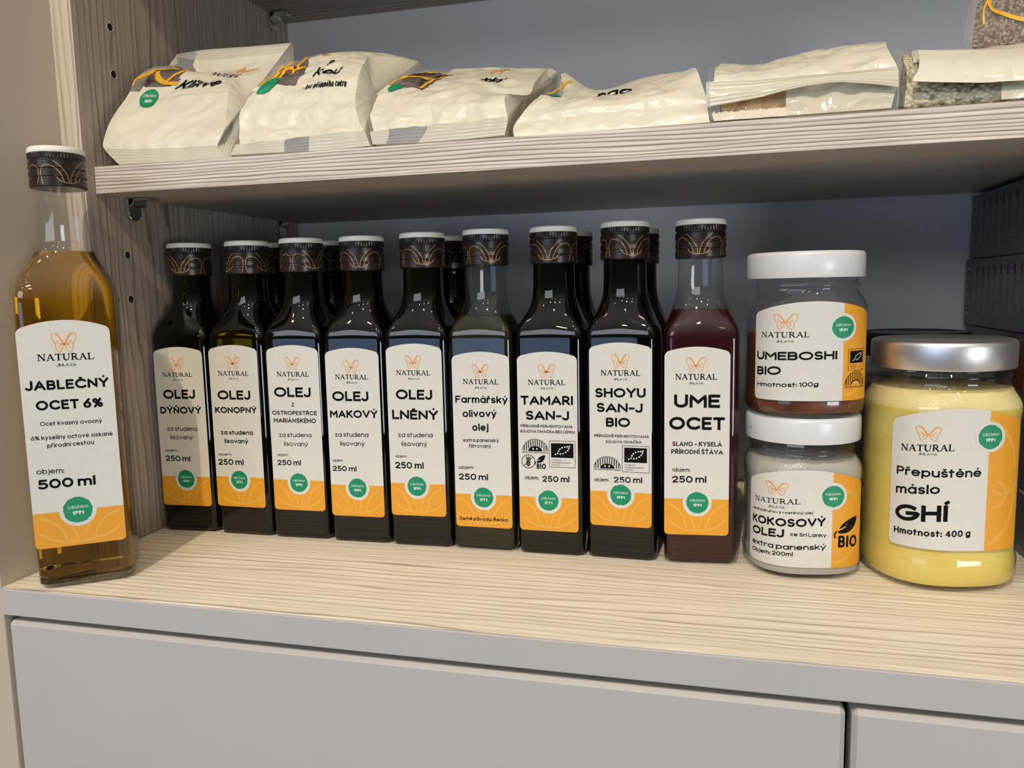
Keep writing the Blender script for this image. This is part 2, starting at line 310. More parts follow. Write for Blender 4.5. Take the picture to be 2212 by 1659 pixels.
# label layout and bag shapes, in millimetres
LAB={
'dyn':dict(c=[(-19.88, 135.5), (17.9, 135.74), (-0.72, 138.72), (-19.4, 19.95), (19.14, 20.09)],n=(-13.82, 10.35, 117.02, 117.04, 3.09),j=(-5.69, 2.63, 114.03, 114.04, 1.27),s=(-0.38, 40.32),b=[(-19.65, 42.17), (19.44, 42.24)],f=[(-7.35, 130.91), (3.74, 121.84)],
 t=[('OLEJ', 'b', -14.36, 11.6, 100.56, 100.71, 6.84), ('DÝŇOVÝ', 'b', -17.81, 15.65, 89.48, 89.63, 5.14), ('za studena', 'r', -13.47, 11.48, 76.58, 76.75, 3.32), ('lisovaný', 'r', -11.03, 7.39, 70.22, 70.33, 3.34), ('objem:', 's', -16.28, -5.87, 60.81, 61.02, 1.87), ('250 ml', 'm', -16.34, 4.1, 53.71, 53.68, 4.2)]),
'kon':dict(c=[(-21.73, 136.27), (18.44, 136.24), (-1.18, 139.6), (-22.36, 21.37), (17.73, 21.26)],n=(-14.64, 10.29, 118.18, 118.18, 3.2),j=(-6.44, 2.12, 115.39, 115.46, 1.25),s=(-2.57, 41.44),b=[(-21.73, 43.71), (17.97, 43.48)],f=[(-7.75, 132.1), (3.36, 123.18)],
 t=[('OLEJ', 'b', -16.15, 10.6, 100.66, 100.79, 6.72), ('KONOPNÝ', 'b', -19.05, 15.03, 90.67, 91.05, 4.5), ('za studena', 'm', -15.61, 10.86, 74.84, 75.18, 3.27), ('lisovaný', 'm', -12.89, 6.61, 68.54, 68.75, 3.28), ('objem:', 's', -18.93, -7.73, 59.2, 59.39, 1.84), ('250 ml', 'm', -19.35, 1.76, 52.1, 52.6, 4.41)]),
'ostro':dict(c=[(-19.55, 136.72), (20.17, 136.57), (0.54, 139.49), (-19.56, 21.21), (19.9, 21.04)],n=(-12.13, 12.52, 117.96, 117.78, 3.31),j=(-4.22, 4.48, 115.1, 114.97, 1.3),s=(0.43, 41.45),b=[(-19.45, 43.32), (19.65, 43.17)],f=[(-5.58, 131.9), (5.57, 122.62)],
 t=[('OLEJ', 'b', -15.05, 13.21, 103.27, 103.18, 7.0), ('Z', 'm', -2.0, 0.09, 96.37, 96.39, 2.9), ('OSTROPESTŘCE', 'm', -17.48, 17.11, 90.42, 90.48, 2.91), ('MARIÁNSKÉHO', 'm', -16.58, 16.24, 84.84, 84.77, 3.27), ('za studena', 'r', -13.18, 12.1, 74.4, 74.57, 3.2), ('lisovaný', 'r', -9.52, 9.09, 68.06, 68.04, 3.2), ('objem:', 's', -15.19, -6.79, 60.49, 60.71, 1.79), ('250 ml', 'm', -15.6, 2.88, 53.82, 54.08, 3.86)]),
'mak':dict(c=[(-21.0, 134.5), (18.2, 134.39), (-1.05, 137.61), (-20.36, 19.11), (18.26, 19.08)],n=(-13.89, 10.49, 116.41, 116.06, 3.28),j=(-6.11, 2.63, 113.34, 113.2, 1.46),s=(-0.93, 39.54),b=[(-20.71, 41.5), (18.33, 41.43)],f=[(-7.54, 129.93), (3.66, 120.67)],
 t=[('OLEJ', 'b', -16.84, 10.1, 101.03, 101.04, 6.88), ('MAKOVÝ', 'b', -19.13, 16.24, 89.24, 89.41, 5.35), ('za studena', 'r', -16.16, 8.88, 75.7, 76.02, 3.34), ('lisovaný', 'r', -12.42, 5.86, 69.43, 69.57, 3.35), ('objem:', 's', -18.86, -10.91, 57.91, 58.13, 1.88), ('250 ml', 'm', -19.21, -1.06, 51.21, 51.38, 3.77)]),
'lnen':dict(c=[(-20.5, 138.06), (18.54, 137.89), (-0.71, 141.07), (-20.54, 21.99), (18.02, 21.8)],n=(-13.81, 10.46, 119.57, 119.38, 3.21),j=(-5.94, 2.57, 116.47, 116.41, 1.34),s=(-1.82, 42.71),b=[(-20.87, 44.65), (18.18, 44.32)],f=[(-7.35, 133.13), (3.96, 123.98)],
 t=[('OLEJ', 'b', -14.67, 11.28, 102.93, 102.74, 6.82), ('LNĚNÝ', 'b', -17.88, 14.99, 89.2, 89.09, 6.5), ('za studena', 'r', -14.2, 10.68, 76.79, 77.03, 3.27), ('lisovaný', 'r', -11.78, 6.44, 70.62, 70.68, 3.28), ('objem:', 's', -16.78, -8.38, 62.52, 62.65, 1.84), ('250 ml', 'm', -17.09, 3.54, 54.86, 55.11, 4.59)]),
'farm':dict(c=[(-18.77, 132.25), (20.45, 132.29), (1.05, 135.04), (-18.81, 16.44), (20.01, 16.38)],n=(-11.53, 13.0, 113.88, 113.77, 3.23),j=(-3.68, 5.02, 110.8, 110.73, 1.4),s=(0.76, 37.09),b=[(-18.6, 38.91), (20.23, 39.08)],f=[(-5.04, 127.22), (6.29, 118.23)],
 t=[('Farmářský', 'm', -17.16, 19.06, 101.18, 101.24, 4.83), ('olivový', 'm', -12.37, 11.14, 91.51, 91.82, 4.95), ('olej', 'm', -5.83, 5.39, 82.41, 82.52, 4.96), ('extra panenský', 's', -12.5, 12.36, 74.74, 75.1, 2.49), ('filtrovaný', 's', -8.55, 6.93, 70.83, 71.13, 2.5), ('objem:', 's', -16.4, -5.63, 55.99, 56.39, 2.35), ('250 ml', 'm', -16.34, 4.28, 48.65, 48.96, 4.33), ('Země původu: Řecko', 'm', -16.52, 17.57, 20.71, 21.12, 2.37)]),
'tam':dict(c=[(-20.51, 132.36), (18.77, 132.67), (-0.54, 135.27), (-20.96, 16.43), (18.61, 16.37)],n=(-13.58, 11.13, 113.79, 113.86, 3.27),j=(-5.54, 3.04, 110.95, 110.96, 1.37),s=(-1.14, 37.08),b=[(-20.78, 39.36), (18.58, 38.96)],f=[(-6.93, 127.49), (4.43, 118.5)],
 t=[('TAMARI', 'b', -18.71, 15.97, 100.58, 100.88, 5.94), ('SAN-J', 'b', -15.42, 13.3, 90.66, 90.82, 6.06), ('PŘÍRODNĚ FERMENTOVANÁ', 'm', -19.01, 15.52, 85.66, 85.76, 1.84), ('SÓJOVÁ OMÁČKA BEZ LEPKU', 'm', -19.36, 16.76, 82.12, 82.22, 1.84), ('objem:', 's', -16.94, -7.49, 50.89, 50.91, 2.45), ('250 ml', 'm', -5.16, 13.08, 49.5, 49.89, 4.02)]),
'shoyu':dict(c=[(-19.81, 138.57), (19.96, 138.59), (0.36, 141.48), (-20.22, 22.32), (19.77, 22.14)],n=(-12.34, 12.61, 120.2, 120.21, 3.36),j=(-4.34, 4.48, 117.18, 117.11, 1.51),s=(0.04, 43.04),b=[(-20.39, 44.88), (19.75, 44.95)],f=[(-5.76, 133.99), (6.17, 124.81)],
 t=[('SHOYU', 'b', -16.04, 15.99, 105.99, 106.42, 6.05), ('SAN-J', 'b', -15.21, 14.07, 96.63, 96.81, 5.91), ('BIO', 'b', -9.25, 6.16, 87.21, 87.41, 5.93), ('PŘÍRODNĚ FERMENTOVANÁ', 'm', -16.97, 18.08, 80.34, 80.72, 1.81), ('SÓJOVÁ OMÁČKA', 'm', -9.41, 13.35, 76.6, 77.06, 1.81), ('objem:', 's', -17.22, -7.58, 51.25, 51.46, 2.39), ('250 ml', 'm', -4.51, 13.77, 50.97, 51.45, 3.83)]),
'ume':dict(c=[(-23.58, 137.2), (16.31, 136.63), (-3.6, 139.7), (-22.19, 19.42), (17.46, 19.52)],n=(-16.16, 8.99, 118.12, 117.99, 3.46),j=(-8.05, 0.76, 115.07, 115.06, 1.56),s=(-2.38, 40.36),b=[(-22.07, 43.21), (17.19, 42.19)],f=[(-9.83, 132.1), (2.28, 122.66)],
 t=[('UME', 'b', -16.86, 10.92, 100.57, 100.52, 8.27), ('OCET', 'b', -19.79, 13.82, 86.74, 86.61, 8.07), ('SLANO - KYSELÁ', 'm', -17.79, 12.18, 76.32, 76.25, 2.92), ('PŘÍRODNÍ ŠŤÁVA', 'm', -18.46, 12.91, 71.33, 71.34, 2.91), ('objem:', 's', -17.82, -6.87, 60.1, 60.04, 2.5), ('250 ml', 'm', -17.96, 3.05, 52.94, 53.19, 4.29)]),
'big':dict(c=[(-24.82, 158.28), (24.15, 157.2), (-0.33, 162.63), (-25.56, 26.11), (22.45, 26.08)],n=(-15.52, 14.07, 139.38, 139.12, 3.92),j=(-5.87, 4.41, 135.68, 135.55, 1.8),s=(-1.42, 48.09),b=[(-25.38, 47.89), (22.82, 47.93)],f=[(-7.53, 155.74), (5.53, 144.05)],
 t=[('JABLEČNÝ', 'b', -23.02, 20.8, 122.1, 121.92, 5.77), ('OCET 6%', 'b', -18.52, 16.81, 110.1, 109.83, 5.8), ('Ocet kvasný ovocný', 's', -17.24, 15.52, 100.8, 100.28, 2.59), ('6% kyseliny octové získané', 's', -22.69, 20.75, 92.48, 91.88, 2.59), ('přírodní cestou', 's', -14.6, 10.22, 87.42, 87.52, 2.6), ('objem:', 'r', -21.4, -6.95, 71.96, 71.51, 3.24), ('500 ml', 'b', -21.41, 9.32, 62.6, 62.44, 5.9)]),
'umeb':dict(c=[(-32.4, 157.34), (38.07, 159.55), (5.56, 165.25), (-31.64, 108.15), (38.89, 107.47)],n=(-26.62, -0.12, 144.59, 144.9, 3.07),j=(-17.55, -8.27, 141.67, 141.88, 1.35),s=(18.46, 150.15),b=[(18.56, 163.64), (19.15, 109.44)],f=[(-19.08, 158.47), (-6.4, 149.47)],
 t=[('UMEBOSHI', 'b', -30.06, 15.41, 131.23, 131.92, 4.91), ('BIO', 'b', -29.83, -14.61, 122.04, 122.93, 5.04), ('Hmotnost: 100g', 'm', -29.49, 5.31, 115.28, 116.47, 2.61)]),
'coco':dict(c=[(-36.08, 57.54), (34.27, 58.61), (-2.16, 67.05), (-35.91, 8.98), (37.73, 6.92)],n=(-30.36, -3.39, 45.19, 46.69, 2.98),j=(-20.96, -11.6, 42.66, 43.34, 1.6),s=(14.94, 51.31),b=[(14.73, 64.69), (14.83, 10.66)],f=[(-22.65, 58.98), (-9.82, 51.32)],
 t=[('Jednodruhový rostlinný olej', 'm', -32.42, 3.63, 39.33, 40.79, 1.59), ('KOKOSOVÝ', 'b', -32.53, 10.89, 31.24, 33.61, 4.97), ('OLEJ', 'b', -32.55, -11.69, 23.97, 25.65, 5.06), ('ze Srí Lanky', 'm', -8.58, 11.61, 27.12, 26.84, 2.25), ('extra panenský', 'b', -32.71, 11.55, 17.54, 19.35, 3.34), ('Objem: 200ml', 'm', -32.59, -6.85, 12.84, 14.78, 2.57)]),
'ghee':dict(c=[(-33.05, 96.82), (36.93, 98.14), (5.65, 105.67), (-32.9, 25.59), (36.49, 24.91)],n=(-27.49, -2.01, 80.53, 82.3, 3.63),j=(-18.99, -10.1, 78.72, 79.26, 1.47),s=(16.8, 89.73),b=[(16.62, 103.68), (16.1, 26.93)],f=[(-20.51, 95.35), (-8.38, 87.31)],
 t=[('Přepuštěné', 'b', -29.47, 12.67, 66.25, 67.59, 4.91), ('máslo', 'b', -29.55, -8.07, 55.12, 57.66, 5.38), ('GHÍ', 'b', -29.45, -3.79, 39.44, 41.97, 9.5), ('Hmotnost: 400 g', 'm', -29.88, 8.37, 31.79, 33.7, 3.8)]),
}
BAGS={
'b1':[[(-389.2,458.5,264.3),(-361.1,458.5,264.1),(-332.8,458.5,263.6),(-306.2,458.5,263.5)],
[(-400.6,460.0,274.6),(-371.0,460.4,272.5),(-342.6,460.7,271.7),(-314.9,461.0,271.1)],
[(-403.3,461.5,280.2),(-372.1,462.5,279.3),(-340.4,463.3,278.8),(-312.8,464.0,280.0)],
[(-402.5,467.0,292.8),(-370.2,470.3,289.6),(-343.0,472.8,290.3),(-317.2,475.0,290.7)],
[(-401.6,476.0,305.3),(-375.5,480.6,302.8),(-348.5,484.0,303.0),(-323.4,487.0,303.9)],
[(-401.1,487.0,317.7),(-380.0,492.4,316.6),(-354.7,496.4,317.0),(-329.4,500.0,317.4)],
[(-401.7,496.0,330.3),(-379.5,502.6,327.5),(-354.6,507.6,325.9),(-333.2,512.0,325.9)],
[(-400.9,514.0,342.4),(-379.0,518.6,339.7),(-354.7,522.0,334.3),(-333.9,525.0,332.3)],
[(-400.5,540.0,351.1),(-376.7,540.0,343.0),(-344.9,540.0,342.9),(-317.9,540.0,341.9)],
[(-401.5,543.0,356.1),(-381.4,544.2,348.9),(-346.0,545.2,348.7),(-310.3,546.0,349.3)],
[(-402.3,545.0,360.5),(-378.3,547.1,362.2),(-341.4,548.6,361.5),(-307.3,550.0,361.4)],
],
'b2':[[(-304.3,458.5,265.4),(-273.2,458.5,264.9),(-237.6,458.5,264.1),(-206.2,458.5,264.9)],
[(-301.6,460.0,270.4),(-273.7,460.0,271.5),(-237.9,460.0,272.8),(-210.2,460.0,273.7)],
[(-304.0,463.0,279.3),(-271.7,463.0,278.8),(-239.2,463.0,279.1),(-214.5,463.0,279.3)],
[(-307.0,468.0,288.6),(-272.8,468.0,282.4),(-244.7,468.0,286.1),(-218.4,468.0,286.2)],
[(-308.1,471.2,294.3),(-275.8,471.2,291.9),(-246.0,471.2,292.6),(-221.0,471.2,291.5)],
[(-305.6,479.0,304.7),(-279.8,479.0,303.5),(-249.6,479.0,303.2),(-224.3,479.0,300.3)],
[(-299.5,487.0,315.0),(-277.3,487.6,314.7),(-250.5,488.2,315.6),(-226.0,488.7,315.1)],
[(-299.5,502.0,323.7),(-275.1,503.0,325.9),(-251.3,504.0,328.5),(-228.7,505.0,328.3)],
[(-301.5,512.0,332.0),(-278.3,516.2,337.2),(-252.1,520.3,339.0),(-231.4,524.5,337.7)],
[(-299.9,519.0,336.8),(-270.8,529.5,343.6),(-240.0,540.0,344.5),(-217.8,550.5,342.2)],
[(-294.8,523.0,339.2),(-267.0,536.5,346.7),(-237.2,550.0,347.7),(-212.2,563.5,342.9)],
],
'b3':[[(-204.7,458.5,265.6),(-181.9,458.5,264.7),(-149.4,458.5,264.7),(-120.8,458.5,265.5)],
[(-206.6,460.0,272.1),(-176.2,460.0,273.3),(-146.7,460.0,273.9),(-119.1,460.0,274.6)],
[(-209.2,463.0,278.9),(-180.1,463.0,279.6),(-150.4,463.0,281.2),(-121.1,463.0,282.2)],
[(-210.9,466.0,284.7),(-187.2,466.0,283.7),(-154.2,466.0,285.4),(-122.3,466.0,287.7)],
[(-211.5,472.5,290.2),(-192.7,472.5,289.9),(-162.2,472.5,292.5),(-122.5,472.5,292.1)],
[(-211.6,482.2,300.9),(-190.2,482.2,298.6),(-162.3,482.2,299.7),(-117.8,482.2,293.4)],
[(-209.6,495.2,309.5),(-185.6,495.2,305.5),(-157.2,495.2,306.3),(-113.5,495.2,296.6)],
[(-211.2,511.5,318.0),(-184.9,511.5,314.0),(-152.8,511.5,313.0),(-114.0,511.5,306.9)],
[(-214.2,534.2,327.2),(-186.2,534.2,323.6),(-149.6,534.2,321.7),(-114.9,534.2,317.5)],
[(-210.0,557.0,334.5),(-183.6,557.0,331.9),(-149.1,557.0,330.2),(-114.1,557.0,327.7)],
[(-203.4,563.5,336.9),(-178.6,563.5,335.0),(-147.4,563.5,333.0),(-109.5,563.5,326.8)],
],
'b4':[[(-115.2,458.5,264.3),(-93.1,458.5,264.1),(-63.6,458.5,264.2),(-32.5,458.5,264.3),(-4.1,458.5,264.5)],
[(-116.1,460.0,267.3),(-93.4,460.0,267.5),(-63.8,460.0,267.5),(-32.6,460.0,268.3),(-4.9,460.0,269.6)],
[(-116.7,465.0,271.7),(-94.3,465.0,273.3),(-64.4,465.0,274.7),(-32.9,465.0,275.4),(-5.5,465.0,274.9)],
[(-112.9,467.3,277.7),(-94.7,467.3,278.5),(-64.7,467.3,280.4),(-33.1,467.3,281.8),(-6.3,467.3,280.4)],
[(-109.1,475.7,285.9),(-96.3,475.7,286.8),(-65.9,475.7,285.7),(-33.7,475.7,287.8),(-9.1,475.7,290.1)],
[(-105.5,485.5,292.3),(-95.4,485.5,290.2),(-67.2,485.5,288.2),(-34.4,485.5,291.5),(-11.9,485.5,300.0)],
[(-106.7,505.0,299.7),(-94.8,505.0,296.7),(-69.9,505.0,294.2),(-38.6,505.0,298.5),(-14.6,505.0,306.0)],
[(-107.4,531.0,309.5),(-96.5,531.0,309.5),(-73.5,531.0,303.2),(-43.5,531.0,308.6),(-17.9,531.0,311.5)],
[(-109.3,557.0,317.4),(-102.4,557.0,323.6),(-80.3,557.0,310.1),(-48.7,557.0,316.0),(-21.8,557.0,316.7)],
],
'b5':[[(-3.1,458.5,265.2),(21.9,458.5,265.1),(54.8,458.5,265.1),(87.5,458.5,265.2)],
[(-4.9,460.0,271.3),(21.9,460.0,271.2),(54.8,460.0,271.8),(89.1,460.0,271.5)],
[(-6.0,463.0,277.7),(21.9,463.0,276.7),(55.0,463.0,277.7),(90.9,463.0,276.4)],
[(-5.9,468.0,286.3),(22.0,468.0,285.7),(55.4,468.0,285.8),(92.0,468.0,286.5)],
[(-5.7,472.5,292.3),(22.2,472.5,292.0),(55.8,472.5,292.0),(89.9,472.5,293.7)],
[(-5.4,485.5,299.4),(22.7,485.5,298.0),(52.4,485.5,300.3),(89.2,485.5,303.3)],
[(-1.6,505.0,307.2),(23.6,505.0,304.5),(54.4,505.0,309.3),(92.4,505.0,311.0)],
[(2.6,537.5,314.5),(27.9,537.5,312.3),(57.9,537.5,316.5),(96.9,537.5,317.8)],
],
'b5f':[[(-5.4,457.2,272.5),(7.3,457.2,273.7),(21.7,457.2,275.5),(40.4,457.2,278.7),(58.8,457.2,280.0),(76.8,457.2,277.8),(90.4,457.2,275.1)],
[(-5.9,457.5,276.5),(7.2,457.5,277.4),(21.6,457.5,278.2),(40.4,457.5,280.7),(58.8,457.5,281.8),(76.8,457.5,280.0),(90.4,457.5,277.9)],
[(-6.2,459.0,282.5),(7.2,459.0,282.1),(21.6,459.0,282.1),(40.5,459.0,283.4),(58.9,459.0,284.2),(77.0,459.0,283.8),(90.3,459.0,283.2)],
[(-6.3,462.0,286.9),(7.2,462.0,286.5),(21.7,462.0,285.7),(40.7,462.0,286.0),(59.3,462.0,285.9),(77.4,462.0,286.2),(90.3,462.0,286.7)],
],
'b6':[[(89.9,459.5,265.9),(110.6,459.5,266.0),(136.0,459.5,265.6),(158.7,459.5,265.8)],
[(90.8,462.0,272.9),(111.0,462.0,272.0),(136.5,462.0,271.5),(159.3,462.0,271.3)],
[(92.4,468.0,280.5),(112.2,468.0,278.9),(138.1,468.0,277.9),(161.1,468.0,277.1)],
[(92.8,472.5,288.7),(113.0,472.5,286.5),(139.1,472.5,285.8),(162.3,472.5,284.9)],
[(92.8,485.5,298.1),(115.8,485.5,297.5),(142.6,485.5,295.7),(166.3,485.5,296.1)],
[(98.2,511.5,307.3),(121.9,511.5,305.3),(143.2,511.5,304.3),(175.0,511.5,306.0)],
[(110.4,537.5,313.6),(130.6,537.5,312.2),(152.9,537.5,311.2),(183.9,537.5,313.4)],
],
'b6f':[[(97.1,457.2,277.5),(107.5,457.2,276.2),(120.3,457.2,274.9),(130.8,457.2,274.0),(138.3,457.2,273.9),(153.4,457.2,273.5)],
[(97.9,458.4,280.1),(107.6,458.4,279.2),(120.5,458.4,278.4),(131.0,458.4,278.4),(140.5,458.4,278.0),(153.6,458.4,277.8)],
[(100.2,460.6,283.8),(110.2,460.6,283.4),(120.9,460.6,283.0),(132.4,460.6,282.8),(142.8,460.6,282.8),(154.1,460.6,283.2)],
[(101.5,465.3,290.0),(111.1,465.3,289.2),(121.9,465.3,288.2),(133.6,465.3,287.6),(144.7,465.3,287.5),(155.5,465.3,287.4)],
[(102.5,474.1,297.0),(113.0,474.1,295.8),(124.0,474.1,294.8),(136.0,474.1,293.9),(147.7,474.1,293.3),(158.2,474.1,293.9)],
],
'b7':[[(143.0,550.0,305.7),(161.9,550.0,304.5),(188.8,550.0,304.2)],
[(142.1,545.0,312.5),(160.0,545.0,311.3),(186.6,545.0,312.2)],
[(143.8,547.0,326.2),(159.9,547.0,325.9),(186.7,547.0,324.5)],
[(146.6,552.0,339.5),(160.8,552.0,340.6),(187.7,552.0,339.1)],
[(151.0,560.0,359.1),(164.9,560.0,358.9),(189.6,560.0,357.3)],
],
}
# ------------------------------------------------------------------ mesh helpers
class MB:
    def __init__(s): s.v = []; s.f = []; s.m = []; s.uv = None
    def add(s, vs, fs, mi=0):
        o = len(s.v); s.v += [tuple(x) for x in vs]
        s.f += [tuple(i + o for i in f) for f in fs]; s.m += [mi] * len(fs)
    def box(s, x0, x1, y0, y1, z0, z1, mi=0):
        s.add([(x0, y0, z0), (x1, y0, z0), (x1, y1, z0), (x0, y1, z0), (x0, y0, z1), (x1, y0, z1), (x1, y1, z1), (x0, y1, z1)],
              [(0, 3, 2, 1), (4, 5, 6, 7), (0, 1, 5, 4), (1, 2, 6, 5), (2, 3, 7, 6), (3, 0, 4, 7)], mi)
    def rings(s, rs, close0=True, close1=True, mi=0):
        n = len(rs[0]); o = len(s.v)
        for r in rs: s.v += [tuple(p) for p in r]
        for i in range(len(rs) - 1):
            for j in range(n):
                a, b = o + i * n + j, o + i * n + (j + 1) % n
                s.f.append((a, b, b + n, a + n)); s.m.append(mi)
        if close0: s.f.append(tuple(o + j for j in range(n))[::-1]); s.m.append(mi)
        if close1: s.f.append(tuple(o + (len(rs) - 1) * n + j for j in range(n))); s.m.append(mi)
    def build(s, name, mats, parent=None, smooth=None, bevel=0, fixn=False):
        me = bpy.data.meshes.new(name)
        me.from_pydata(s.v, [], s.f)
        for k in ([mats] if isinstance(mats, str) else mats): me.materials.append(M[k])
        for p, mi in zip(me.polygons, s.m): p.material_index = mi
        if s.uv:
            l = me.uv_layers.new(name='UVMap')
            for lp in me.loops: l.data[lp.index].uv = s.uv.get(lp.vertex_index, (0, 0))
        if bevel or fixn:
            b = bmesh.new(); b.from_mesh(me)
            if fixn: bmesh.ops.recalc_face_normals(b, faces=b.faces)
            if bevel: bmesh.ops.bevel(b, geom=b.edges[:], offset=bevel, segments=1 if bevel > .002 else 2, affect='EDGES', profile=.5)
            b.to_mesh(me); b.free()
        if smooth is not None:
            for p in me.polygons: p.use_smooth = True
            if smooth < 180: me.set_sharp_from_angle(angle=math.radians(smooth))
        o = bpy.data.objects.new(name, me); COL.objects.link(o)
        if parent: o.parent = parent
        return o

def thing(name, label, cat, loc=(0, 0, 0), rz=0, group=None):
    o = bpy.data.objects.new(name, None); COL.objects.link(o)
    o.empty_display_size = .02
    o.location = loc; o.rotation_euler = (0, 0, math.radians(rz))
    tag(o, label, cat, group)
    return o
def tag(o, label, cat, group=None, kind=None):
    o['label'] = label; o['category'] = cat
    if group: o['group'] = group
    if kind: o['kind'] = kind
    return o
def copy_tree(o, parent=None):
    c = o.copy(); COL.objects.link(c)
    if parent: c.parent = parent
    for ch in list(o.children): copy_tree(ch, c)
    return c

